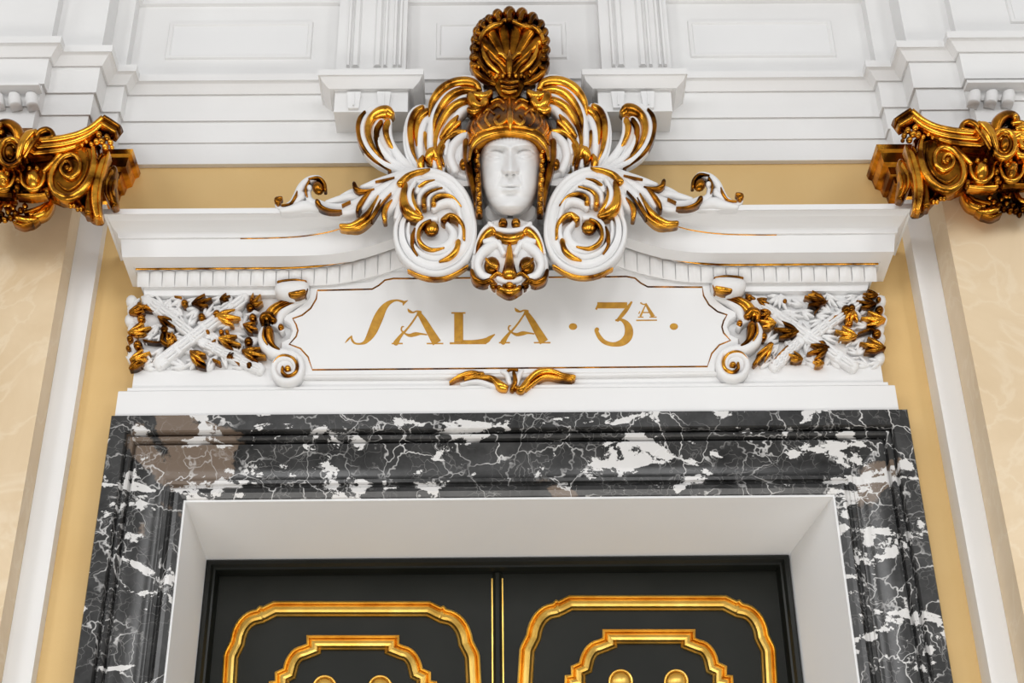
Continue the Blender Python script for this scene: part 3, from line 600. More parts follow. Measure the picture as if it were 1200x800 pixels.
# ================================================================== WINGS
def wing(mir,side_):
    t=thing('plume_wing','fan of white and gilded curling plumes rising %s of the helmet'%side_,'plume',P(*((480,165) if mir is None else mir(480,165)),-.25))
    r=Rel(t,mir); y=-.245
    # outermost plume
    r.sl('plume_body',PLATE,[(490,206),(466,203),(443,194),(428,181),(419,163),(417,146),(422,132),(433,124),(447,121),(458,124),(463,132),(459,139),(456,150),(459,166),(468,180),(480,192),(492,198)],y,.006,bev=1.5,back=-.13,spl=2)
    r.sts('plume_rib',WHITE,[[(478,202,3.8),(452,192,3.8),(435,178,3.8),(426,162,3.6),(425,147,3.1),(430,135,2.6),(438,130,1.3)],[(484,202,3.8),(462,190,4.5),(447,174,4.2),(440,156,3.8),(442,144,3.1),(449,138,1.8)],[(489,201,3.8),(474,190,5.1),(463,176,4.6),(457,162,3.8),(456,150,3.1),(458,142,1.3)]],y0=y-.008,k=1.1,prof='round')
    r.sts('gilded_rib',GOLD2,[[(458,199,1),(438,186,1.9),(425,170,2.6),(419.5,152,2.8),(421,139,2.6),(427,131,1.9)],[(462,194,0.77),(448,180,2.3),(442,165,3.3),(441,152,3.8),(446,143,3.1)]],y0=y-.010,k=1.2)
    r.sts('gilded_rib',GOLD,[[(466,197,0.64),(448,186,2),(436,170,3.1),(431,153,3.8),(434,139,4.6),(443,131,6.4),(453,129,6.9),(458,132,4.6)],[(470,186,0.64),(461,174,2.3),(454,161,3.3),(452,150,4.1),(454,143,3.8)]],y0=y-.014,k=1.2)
    # middle plume
    y2=y-.012
    r.sl('plume_body',PLATE,[(500,200),(486,198),(476,184),(472,165),(473,148),(478,132),(487,123),(498,122),(504,130),(510,145),(512,170),(508,190)],y2,.006,bev=1.5,back=-.15,spl=2)
    r.sts('plume_rib',WHITE,[[(490,196,2.6),(480,178,2.8),(477,160,2.6),(478,143,2.3),(484,130,1.8),(492,124,1.3)],[(498,198,3.8),(493,180,4.4),(492,162,4.6),(496,145,4.4),(502,134,2.6)],[(506,194,3.8),(503,176,3.8),(504,158,3.8),(506,142,2.6)]],y0=y2-.008,k=1.1)
    r.sts('gilded_rib',GOLD,[[(490,192,0.64),(484,176,2.6),(481,158,3.8),(482,142,4.4),(487,131,4.6),(494,126,3.8)],[(495,184,0.64),(489,168,2),(488,150,3.3),(492,137,4.4),(500,130,4.4)],[(503,186,0.64),(499,170,1.5),(498,156,2.3)]],y0=y2-.014,k=1.2)
    # tall inner plume
    y3=y2-.014
    r.sl('plume_body',PLATE,[(520,200),(506,196),(505,175),(503,155),(500,128),(507,110),(518,98),(534,91),(550,90),(562,96),(568,108),(560,120),(545,125),(534,138),(528,155),(526,175)],y3,.006,bev=1.5,back=-.17,spl=2)
    r.sts('plume_rib',WHITE,[[(510,196,3.2),(505,172,3.8),(505,150,4.1),(510,130,4.1),(522,112,3.8),(538,101,3.3),(552,99,2)],[(516,190,2.6),(513,168,3.3),(516,146,3.8),(526,127,3.8),(540,115,3.3),(552,111,2)],[(524,96,1.3),(540,90,1.8),(556,91,2),(566,98,1.9)],[(522,180,2.6),(524,160,3.8),(530,144,4.4),(540,130,4.4),(552,124,2.6)]],y0=y3-.008,k=1.1)
    r.sts('gilded_rib',GOLD,[[(503,134,1.3),(506,119,3.8),(516,105,5.4),(530,96.5,5.6),(545,94,5.4),(557,97,4.4),(562,104,3.1)],[(509,160,0.64),(509,142,2.8),(516,125,4.1),(528,111,4.9),(543,105,4.6),(556,106,3.3)],[(513,188,0.64),(510,168,2.6),(515,146,3.6),(526,128,4.4),(540,119,4.6),(553,116,3.1)]],y0=y3-.014,k=1.2)
    r.sts('gilded_leaf',GOLD,[[(517,160,2.6),(524,150,3.8),(531,142,3.8),(536,136,1.9)],[(524,158,2.6),(530,150,3.2),(538,143,2.6)],[(505,192,1.9),(503,184,5.8),(507,177,6.4),(511,184,3.8)],[(516,196,2.6),(513,182,3.3),(516,170,3.1),(524,160,2.6),(534,154,2.6),(545,154,2.6)],[(495,199,2.6),(493,190,4.6),(495,184,2.6)],[(520,192,1.3),(517,180,1.9),(520,171,1.9)]],y0=y3-.018,k=1.1)
    # shell round the ear
    r.sl('ear_shell',PLATE,[(556,150),(540,155),(528,164),(521,178),(524,196),(540,206),(560,210),(562,170)],y3-.004,.008,bev=2,back=-.2,spl=2)
    r.sts('ear_shell_rib',WHITE,[[(556,156,3.8),(541,160,4.6),(531,170,5.1),(528,184,5.1),(534,198,5.1)],[(552,166,2.6),(543,172,3.8),(540,184,3.8),(546,197,3.8)]],y0=y3-.014,k=1.)
    r.sts('gilded_curl',GOLD,[[(552,113,5.8),(556,121,5.8),(563,124,5.1),(568,118,5.1)],[(556,110,3.8),(566,112,5.1),(574,108,3.8)],[(550,128,3.2),(556,130,3.8),(562,128,3.8)]],y0=y3-.03,k=1.2)
wing(None,'left'); wing(mirror(1195.5,9),'right')
# ================================================================== SHELL CREST
t=thing('shell_crest','gilded shell crest with a rolled lobed rim on top of the helmet','crest',P(597,60,-.28))
r=Rel(t); y=-.275
out=[(574,99),(560,94),(553,84),(551.5,68),(552,50),(555,34),(561,23),(576,15),(597,12),(620,15),(634,22),(641,36),(643,52),(641,70),(637,86),(622,98)]
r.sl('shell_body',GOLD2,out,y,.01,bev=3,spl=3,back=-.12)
y1=y-.006
fan=[(564,48),(574,36),(589,29),(606,29),(621,36),(632,48)]
for i,(u,v) in enumerate(fan):
    r.st('shell_rib',GOLD2,[(597+(u-597)*.12,82+(v-82)*.12,2),(597+(u-597)*.5,80+(v-80)*.5,5),(597+(u-597)*.85,80+(v-80)*.85,7.4,-.002),(u,v,8,-.006)],y0=y1,k=.75)
r.st('rim',GOLD,[(561,50,2.5),(566,38,2.5),(576,30,3),(586,27,2.5),(592,23,2.2),(603,25,2.5),(613,29,2.5),(624,30,2.6),(633,37,2.5),(637,48,2)],y0=y1-.030,k=1.)
for u,v,q in [(555,76,4.6),(554.5,66,5),(555,55,5),(556.5,45,5.2),(559,35,5.4),(565,27,5.6),(573,21,5.4),(583,15.5,6.6),(597,13.5,8),(611.5,14.5,7.4),(624,19.5,7),(633.5,27,5.6),(638,36,5.2),(640,46,5),(640.5,57,5),(639.5,68,4.8),(637.5,78,4.4)]:
    a=math.atan2(v-60,u-597); cu,cv=u-math.cos(a)*q*.8,v-math.sin(a)*q*.8
    mb=MB(); ball(mb,u,v,q,y1-.012,k=1.1,back=.10); stroke(mb,[(u+q*.3,v-q*.2,q*.4),(u,v+q*.2,q*.42),(cu,cv+q*.3,q*.5)],y0=y1-.018-q*.0022,k=1.2,n=3); mb.build('rim_lobe',GOLD2,t)
for sg in (-1,1):
    f=(lambda u,v:(u,v)) if sg<0 else (lambda u,v:(1194.5-u,v-.5))
    r2=Rel(t,f)
    for L in ([(557,44,2.4),(557,60,3.4),(563,75,3.6),(574,88,2.4)],[(564,52,2),(567,64,3.4),(574,75,3.4),(584,85,2)],[(553,74,3),(560,86,3.4),(572,95,3),(580,98,2)],[(572,60,1.6),(577,68,2.6),(586,76,2.6),(592,86,2)]):
        r2.st('side_leaf',GOLD if L[0][0]==564 else GOLD2,L,y0=y1-.014,k=1.2)
    r2.st('side_leaf',GOLD,[(585,62,2),(590,64,2.6),(596,70,3)],y0=y1-.022,k=1.2)
    for u,v in ((557,67),(561,78),(573,84),(580,90)): r2.bl('bead',GOLD,u,v,1.8,y1-.028,k=1.2)
r.st('centre_flame',GOLD,[(597,60,2),(597,68,4.6),(597,78,4.2),(597,86,3)],y0=y1-.020,k=1.2)
for u in (582,589.5,597,604.5,611): r.bl('bead',GOLD,u,88.2,2.5,y1-.024,k=1.2)
r.sl('neck',GOLD2,[(580,92),(583,108),(590,114),(605,114),(611,108),(614,92)],y-.012,.01,bev=2,back=-.16,spl=2)
for v,a in ((95,10),(100.5,9),(106,8)): r.st('neck_ring',GOLD,[(597-a,v,1.6),(597,v+1.5,2.2),(597+a,v,1.6)],y0=y-.030,k=1.2)
# ================================================================== HELMETED FACE
t=thing('helmeted_plaster_head','white plaster face in a gilded helmet at the centre over the door','sculpture',P(598,205,-.25))
def interp(x,xs,ys): return float(np.interp(x,xs,ys))
FV=[150,158,166,174,182,192,202,212,221,229,236,242,247,250.5,252.5]; FW=[26,31,33.5,34.8,35.5,35.5,35,34,32.5,30,26.5,22,16,10.5,3]
BV=[150,158,165,171,176,182,190,200,207,213,217,222,227,231,236,241,245,249,252.5]; BD=[.05,.078,.096,.101,.094,.092,.098,.104,.106,.108,.109,.108,.104,.098,.100,.100,.092,.070,.03]
NV=[170,175,180,190,197,200,203,205,206.5]; NA=[0,.005,.013,.026,.036,.038,.028,.010,0]; NS=[3,3,3.2,3.8,4.6,5.2,5.2,5,5]
y0f=-.275; rows=[]
ga=lambda x,s: math.exp(-x*x/(2*s*s))
def facedepth(du,v):
    w_=interp(v,FV,FW); s=max(-1,min(1,du/w_)); D=interp(v,BV,BD)*(max(0,1-abs(s)**2.3))**.5
    edge=max(0,1-abs(s)**4)
    n_=interp(v,NV,NA)*ga(du,interp(v,NV,NS))
    d=D+n_
    for sg in (-1,1):
        x=du-sg*18; 
        d+=edge*(-.019*ga(du-sg*17,8)*ga(v-179,4.6)-.010*ga(du-sg*8.5,3)*ga(v-178,5)
          +.010*ga(x,12)*ga(v-(169.5+.012*x*x),2.2)
          +.017*ga(x,6.2)*ga(v-182,3.4)
          +.0045*ga(x,7.5)*ga(v-(178.2+.035*x*x),.9)-.006*ga(x,7.5)*ga(v-(176+.035*x*x),.9)
          -.005*ga(x,6.5)*ga(v-(185.8-.03*x*x),.8)+.002*ga(x,7)*ga(v-(188-.03*x*x),1.2)
          +.009*ga(du-sg*7.4,2.4)*ga(v-201,2.6)-.006*ga(du-sg*10.5,1.2)*ga(v-202,3)-.022*ga(du-sg*3.9,1.4)*ga(v-204.4,.9)
          +.006*ga(du-sg*21,7)*ga(v-197,8) -.004*ga(du-sg*10.5,1.6)*ga(v-219.3,1.6)
          -.0035*ga(du-sg*(9+(v-203)*.4),1.6)*ga(v-210,6))
    d+=edge*(.0085*ga(du,5.2)*ga(v-(216.4+.02*abs(du)*1.5),1.5)+.002*(ga(abs(du)-2.5,1.6))*ga(v-214.5,1.2)+.013*ga(du,4.8)*ga(v-222.6,1.9)-.010*ga(du,6.2)*ga(v-(219.4-.01*du*du*.3),.75)
       -.0045*ga(du,1.4)*ga(v-210.5,3.2)-.009*ga(du,6)*ga(v-227.6,1.9)+.008*ga(du,7.5)*ga(v-238.5,5))
    if v<166: d+=edge*.0018*math.sin(du*1.5)*ga(v-161,3)
    base=interp(v,BV,BD)*(max(0,1-abs(s)**2.3))**.5
    return base+(d-base)*1.45
NR,NC=128,100
for i in range(NR+1):
    v=150+(252.5-150)*i/NR; w_=interp(v,FV,FW); row=[]
    for j in range(NC+1):
        s=math.sin((j/NC-.5)*math.pi); du=s*w_; row.append(P(598+du,v-.008*du,y0f-facedepth(du,v)))
    q0,q1=row[0],row[-1]; row=[(q0[0]*.98+.0,-.15,q0[2]+.02)]+row+[(q1[0]*.98,-.15,q1[2]+.02)]
    rows.append(row)
m=MB(); grid(m,rows,True); m.build('face',FACE,t)
r=Rel(t)
r.sl('neck',PLATE,[(572,236),(566,252),(575,262),(598,266),(620,262),(630,252),(624,236)],-.22,.03,bev=3,spl=2,back=-.1)
Bu=[(550,190),(552,178),(557,169.5),(566,163.5),(580,159.3),(598,157.6),(616,159.3),(629,163.8),(636,170),(641,178),(643,189)]
Tu=[(543,190),(543,176),(544.5,158),(551,139),(567,121),(597,110),(627,121),(643,138),(649.5,158),(650,176),(649,189)]
B_=cr_spline(Bu,5);T_=cr_spline(Tu,5); nB=len(B_); rows=[]
for k_ in range(9):
    b_=k_/8; row=[]
    for i in range(nB):
        s=i/(nB-1)*2-1; yB=-.345-.036*math.sqrt(max(0,1-s*s)); yT=-.25-.03*(1-s*s)
        yy=yT+(yB-yT)*math.cos(b_*math.pi/2)-.012*math.sin(b_*math.pi)
        q=B_[i]*(1-b_)+T_[i]*b_; row.append(P(q[0],q[1],yy))
    rows.append(row)
rows=[[(p[0]*.985,-.2,p[2]+.03) for p in rows[0]],rows[0]]+rows+[[(p[0],-.15,p[2]) for p in rows[-1]]]
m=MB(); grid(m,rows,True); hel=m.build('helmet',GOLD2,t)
def dome_y(u,v):
    s_=max(-1,min(1,(u-597)/52)); vB=157.6+16*abs(s_)**2.2; vT=110+40*abs(s_)**2.6
    b_=max(0,min(1,(vB-v)/(vB-vT))); yB=-.345-.036*math.sqrt(1-s_*s_); yT=-.25-.03*(1-s_*s_)
    return yT+(yB-yT)*math.cos(b_*math.pi/2)-.012*math.sin(b_*math.pi)
def onhelm(L,lift=.0): return [(p[0],p[1],p[2],dome_y(p[0],p[1])-lift) for p in L]
r.st('helmet_brim',GOLD,[(p[0],p[1]-3.5,w_) for p,w_ in zip(Bu,[1.5,2,2.6,2.6,2.4,2.4,2.4,2.6,2.6,2,1.5])],y0=-.378,k=1.2,back=.010)
r.st('helmet_brim',GOLD2,[(p[0]+(p[0]-598)*.05,p[1]-10,1.5,dome_y(p[0]+(p[0]-598)*.05,p[1]-10)) for p in Bu[1:-1]],y0=0.,k=1.4,back=.015)
for sg in (-1,1):
    r2=Rel(t,None if sg<0 else (lambda u,v:(1194.5-u,v)))
    for L in ([(594,140,2),(585,146,2.6),(580,140,2.4),(585,135,1.6)],[(592,148,1.2),(580,149,1.8),(570,152,1.2)],[(590,128,1.8),(583,123,2.2),(577,127,1.8)],[(574,147,2),(569,139,2.2),(573,130,1.2)],[(566,152,1.8),(560,143,2),(563,134,1)],[(558,158,1.8),(553,150,2),(555,142,1)],[(579,133,1.4),(572,128,1.6),(567,132,1)],[(590,120,1.4),(584,116,1.6),(576,119,1.2)]):
        r2.st('helmet_ornament',GOLD,onhelm(L),y0=0.,k=1.5,back=.02)
    r2.st('cheek_guard',GOLD2,[(546,166,4),(548,184,5.5),(552,203,5),(556,222,4.5),(558.5,240,3.4)],y0=-.315,k=1.2,back=.09)
    r2.st('cheek_strap',GOLD2,[(557,172,2.6),(560,196,3.2),(561,222,3.6),(561.5,247,4.2)],y0=-.335,k=1.,back=.08)
    for i in range(13):
        v=176+i*5.6; u=558.5+i*.28+(.9 if i%2 else -.9); r2.bl('strap_knot',GOLD,u,v,2.5,-.345,k=1.3,ry=3.4,rot=.5 if i%2 else -.5)
    r2.bl('ear_boss',GOLD2,543.5,191,5.6,-.30,k=1.2,ry=7,back=.06)
r.st('front_palmette',GOLD,onhelm([(598,150,2),(598,140,4.5),(597.5,128,4),(597,115,2)]),y0=0.,k=1.3,back=.03)
# ================================================================== GROTESQUE MASK
t=thing('grotesque_mask','small white and gilded grotesque mask hanging below the plaster face','mask',P(597,300,-.28))
r=Rel(t); y=-.285
r.sl('mask_body',PLATE,[(598,254),(578,257),(566,264),(560,278),(553,296),(552,312),(556,325),(568,331),(582,338),(598,342),(613,338),(626,331),(639,325),(643,311),(640,295),(632,278),(627,264),(616,257)],y,.012,bev=3,spl=2,back=-.07)
y1=y-.012
for sg in (-1,1):
    r2=Rel(t,None if sg<0 else (lambda u,v:(1194-u,v)))
    r2.bl('brow_knob',GOLD,589.5,260,5.6,y1-.006,k=1.)
    r2.st('ribbon',GOLD,[(559,299,1.6),(561,287,3),(567,276,3.8),(576,269,4.4),(579,272,3)],y0=y1-.006,k=1.1)
    r2.st('ribbon_edge',WHITE,[(556,296,2),(560,282,2.2),(566,270,2.6),(576,262,2.6)],y0=y1-.002,k=1.2,back=.06)
    r2.st('cheek',WHITE,[(584,284,4),(575,287,5.5),(564,297,6),(560,310,5),(565,321,4.6),(574,324,3.4)],y0=y1-.004,k=1.1)
    r2.bl('socket',GOLD2,576.5,309,9.6,y1-.006,k=.8,ry=10)
    r2.st('socket_fold',GOLD,[(570,303,1.6),(575,309,2),(582,312,2.4)],y0=y1-.028,k=1.2)
    r2.st('white_fold',WHITE,[(568,282,2.5),(577,281,3.4),(585,286,3),(590,296,3)],y0=y1-.012,k=1.1)
    r2.st('lower_curl',GOLD2,[(553,317,2.4),(557,326,3.2),(566,330,3),(574,328,3),(580,333,3.2)],y0=y1-.004,k=1.2,back=.06)
    r2.st('lower_curl',GOLD,[(575,325,1.6),(583,319,1.6),(590,323,1.4)],y0=y1-.014,k=1.)
    for u,v,q in ((578,334,4),(585,336.5,3.6),(591,335,3)): r2.bl('chain_link',GOLD2,u,v,q,y1-.006,k=1.2,back=.06)
r.st('forehead_band',GOLD,[(583,274,3.6),(590,277.5,5),(598,278.5,5.4),(606,277,5),(611,274,3.6)],y0=y1-.008,k=1.)
r.st('forehead_fold',WHITE,[(574,262,3),(583,268,3),(597,270,3.4),(611,268,3),(621,262,3)],y0=y1-.006,k=1.2)
r.st('nose',GOLD,[(597,289,3),(597,300,4.4),(597,312,7.4),(597,319,9.6)],y0=y1-.010,k=1.1)
r.st('muzzle',WHITE,[(584,326,3),(597,329,3.6),(610,326,3)],y0=y1-.004,k=1.2)
r.st('chin',GOLD,[(584,337,2.6),(597,341,4.2),(610,337,2.6)],y0=y1-.006,k=1.2,back=.06)
r.bl('lip',GOLD,597,333,5,y1-.014,k=1.,ry=3.6)
# ================================================================== SCROLL BRACKETS beside the panel
def bracket(mir,side_):
    t=thing('scroll_bracket','white scroll bracket with gilded leaf at the %s end of the name panel'%side_,'bracket',P(*((335,390) if mir is None else mir(335,390)),-.07))
    r=Rel(t,mir); y=-.078
    r.st('roll',WHITE,[(331,338.5,9.5),(342,338,10.5),(353,337,9.5)],y0=y-.03,k=1.1,ends='round',back=.06)
    r.sts('roll_gilding',GOLD2,[[(326,330,1.6),(334,328.6,1.8),(346,328,2),(358,329.5,1.6)],[(358,331,1.4),(359.5,338,1.6),(357,344,1.6)]],y0=y-.042,k=1.2,back=.05)
    r.sts('roll_gilding',GOLD,[[(340,344,2.6),(348,343,3.4),(356,341,2.6)]],y0=y-.05,k=1.2,back=.05)
    r.sts('gilded_leaf',GOLD,[[(358,346,1.5),(345,349.5,2.8),(331,354,3.4),(319,361,4.2),(312,371,5)],[(350,352,.6),(338,356,1.6),(326,362,2.4),(318,370,3)]],y0=y-.012,k=1.1)
    r.st('gilded_curl',GOLD2,[(308,379,2.4),(308,371,4.6),(315,369,5.5),(320,374,4.6)],y0=y-.014,k=1.1)
    r.st('white_band',WHITE,[(357,351,2.5),(342,357,4),(330,366,5),(326,378,4)],y0=y-.002,k=.9)
    r.st('c_scroll',WHITE,[(308,384,2),(306,394,4.5),(311,405,6),(323,412,6),(336,413,5),(347,418,4.4)],y0=y-.004,k=1.,back=.04)
    r.st('c_scroll_gilding',GOLD2,[(315,386,5.2),(316,396,4.4),(320,404,3),(327,409,1.4)],y0=y-.018,k=1.1)
    r.st('c_scroll_gilding',GOLD,[(309,384,1),(308.5,394,1.6),(313,403,1)],y0=y-.024,k=1.1)
    r.st('knob',WHITE,[(318,380,1.4),(326,382,3),(330,386,3.4)],y0=y-.004,k=1.1)
    r.bl('knob_gilding',GOLD2,329,382.5,3.6,y-.012,k=1.,ry=4)
    r.bl('scroll_back',WHITE,336,430,18.5,y+.004,k=.25,nu=28,back=.03)
    r.st('spiral_scroll',WHITE,[(340,412,3),(350,418,3.6),(353.5,430,4),(349,441,4),(338,446,4),(326,443,4),(320.5,433,3.8),(323,423,3.4),(332,418.5,3.2),(341,421,3),(345.5,428,2.8),(343,436,2.6),(336,438,2.4)],y0=y-.008,k=1.1,back=.03)
    r.st('spiral_gilding',GOLD,[(320,425,.8),(326,418,1.2),(334,416,1.6),(343,419,1.6),(348,427,2),(346,436,2.2),(338,440,2.2),(331,436,2),(331,430,1.8)],y0=y-.016,k=1.2)
    r.bl('spiral_eye',GOLD,337,431,4,y-.012,k=1.1)
bracket(None,'left'); bracket(mirror(1196),'right')
# ================================================================== CARVED FOLIAGE PANELS
def carved(side_,bund,gl,gb,gs,x0,x1,flip):
    t=thing('carved_foliage_panel','white and gilded carving of crossed torches and leaves at the %s end of the frieze'%side_,'relief',P((x0+x1)/2,390,-.06))
    r=Rel(t); y=-.052; rnd=random.Random(5 if flip>0 else 9)
    # low undergrowth of white leaves
    xs=np.linspace(x0+8,x1-10,11); 
    for i,u in enumerate(xs):
        for v in (352,366,381,396,411,424):
            uu,vv=u+rnd.uniform(-5,5),v+rnd.uniform(-4,4); a=rnd.choice((20,-25,150,-155,60,-60))+rnd.uniform(-15,15)
            if not (x0+4<uu+12*math.cos(math.radians(a))<x1-2 and 347<vv+12*math.sin(math.radians(a))<430): a+=180
            if rnd.random()<.97: r.lf('white_leaf',WHITE,uu-5*math.cos(math.radians(a)),vv-5*math.sin(math.radians(a)),a,rnd.uniform(14,20),rnd.uniform(4.5,7),y-rnd.uniform(0,.010),tips='gold',lobes=rnd.choice((2,3,3)),back=.02)
    for (a,b_,w0,w1) in bund:
        a=np.array(a);b_=np.array(b_); d=(b_-a)/np.linalg.norm(b_-a); nn=np.array([-d[1],d[0]])
        r.st('torch',WHITE,[(*a,w0-1),(*((a+b_)/2),(w0+w1)/2-1.5),(*b_,w1-1)],y0=y-.015,k=.75)
        for q_ in (-.62,0,.62):
            c0,c1=a+nn*q_*w0,b_+nn*q_*w1; r.st('torch_reed',WHITE,[(*c0,1.6),(*((c0+c1)/2),1.9),(*c1,1.6)],y0=y-.015-.0022*(w0-3)*(1-abs(q_)*.3),k=1.0)
        mb=MB(); L=np.linalg.norm(b_-a)
        for q in range(-1,2):
            for s_ in np.arange(.08,.92,.16):
                c0=a+(b_-a)*s_+nn*q*w0*.5; c1=a+(b_-a)*(s_+.11)+nn*q*w0*.5
                stroke(mb,[(*c0,1.1),(*((c0+c1)/2),1.7),(*c1,1.1)],y0=y-.017-.0026*(w0-2)*(1 if q==0 else .8),k=1.3,n=2,K=5)
        mb.build('torch_binding',WHITE,t)
    for u,v,a,L,W in gl: r.lf('gilded_leaf',GOLD2 if rnd.random()<.5 else GOLD,u,v,a,L,W,y-.026,lobes=3,back=.03)
    for u,v,q in gb: r.bl('gilded_berry',GOLD2,u,v,q,y-.024,k=1.2,back=.03)
    for L in gs: r.st('gilded_stem',GOLD2,L,y0=y-.026,k=1.1,back=.03)
    # gilded fruit garland closing the outer edge
    mb=MB(); ue=x0+4 if flip>0 else x1-4
    for i,v in enumerate(range(352,428,11)): ball(mb,ue+flip*2.5*(i%2)-flip*1.5*math.sin(i*.9),v,7,y-.002,k=.9,ry=7.5,back=.02)
    mb.build('edge_foliage',WHITE,t)
carved('left',[((186,424),(286,349),8.5,7.5),((172,352),(232,396),7.5,6.5),((236,400),(304,431),6.5,7.5)],
 [(151,389,-14,26,6),(153,421,-22,24,6),(152,431,-38,22,5),(186,371,32,22,6),(226,355,-16,22,6.5),(224,412,38,20,8),(255,369,6,26,8.5),(258,396,16,24,8),(294,357,-48,16,7),(286,380,18,16,6),(285,411,12,26,8),(258,350,-20,12,4),(197,402,-70,14,5),(152,366,-25,22,5),(266,418,-35,9,2.5)],
 [(163,356,3),(165,372,5),(192,385,4.6),(216,354,4.2),(236,370,4.4),(161,403,5.4),(163,413,4),(293,358,5.4),(296,371,4.8),(291,399,5.4),(292,427,3.8),(259,388,3),(266,388,2.4),(243,388,2.6),(254,367,5),(150,407,3),(152,396,4)],
 [[(153,364,2),(163,358.5,3),(176,361,2),(180,364,1)],[(190,392,2.4),(190,399,3),(197,404,2.4)],[(196,390,1.6),(203,393,2.4),(206,398,1.4)],[(224,412,2),(226,419,3),(232,426,3),(240,430,1.4)],[(165,378,2),(158,384,3)],[(205,347,1),(212,348,1.2)],[(243,404,.6),(252,398,1.2)],[(272,419,1.6),(280,426,1)],[(250,421,1.6),(257,424,1.8)],[(168,398,1),(180,400,.8),(188,400,.6)]],150,306,1)
carved('right',[((884,352),(1000,428),8,8),((1012,350),(952,392),7,7),((938,398),(908,427),7,8)],
 [(967,353,195,24,8),(934,388,188,26,9),(1003,393,195,24,7),(970,407,165,24,8.5),(940,420,200,16,5),(1036,374,185,26,8),(1036,407,192,28,8),(1026,356,190,22,6),(903,365,160,14,6),(908,378,190,18,6.5),(905,403,130,28,6),(888,350,20,14,4),(948,345,20,14,4),(965,425,190,12,4),(1028,345,185,16,5),(1000,364,100,14,7)],
 [(1031,362,5),(1028,390,5.4),(996,378,4),(895,393,4.6),(992,362,6),(998,360,5),(961,346,3),(920,352,2.6),(1018,345,4),(878,348,4.6),(889,369,3),(966,407,5.4),(1030,350,3)],
 [[(1006,390,.8),(1014,387,1.4),(1022,385,1.6),(1027,389,2)],[(992,366,3),(994,374,2.6),(992,380,2)],[(884,426,2.2),(893,414,3.2),(903,403,3)],[(905,425,1),(914,414,1.4),(923,405,1)],[(958,403,2.4),(964,401,3),(969,409,2.6)],[(912,370,1),(918,376,1.4)],[(876,346,2.6),(884,350,2.2)],[(955,366,.8),(963,357,1),(970,352,.6)],[(972,376,.8),(984,366,1.2),(992,360,1)]],884,1036,-1)
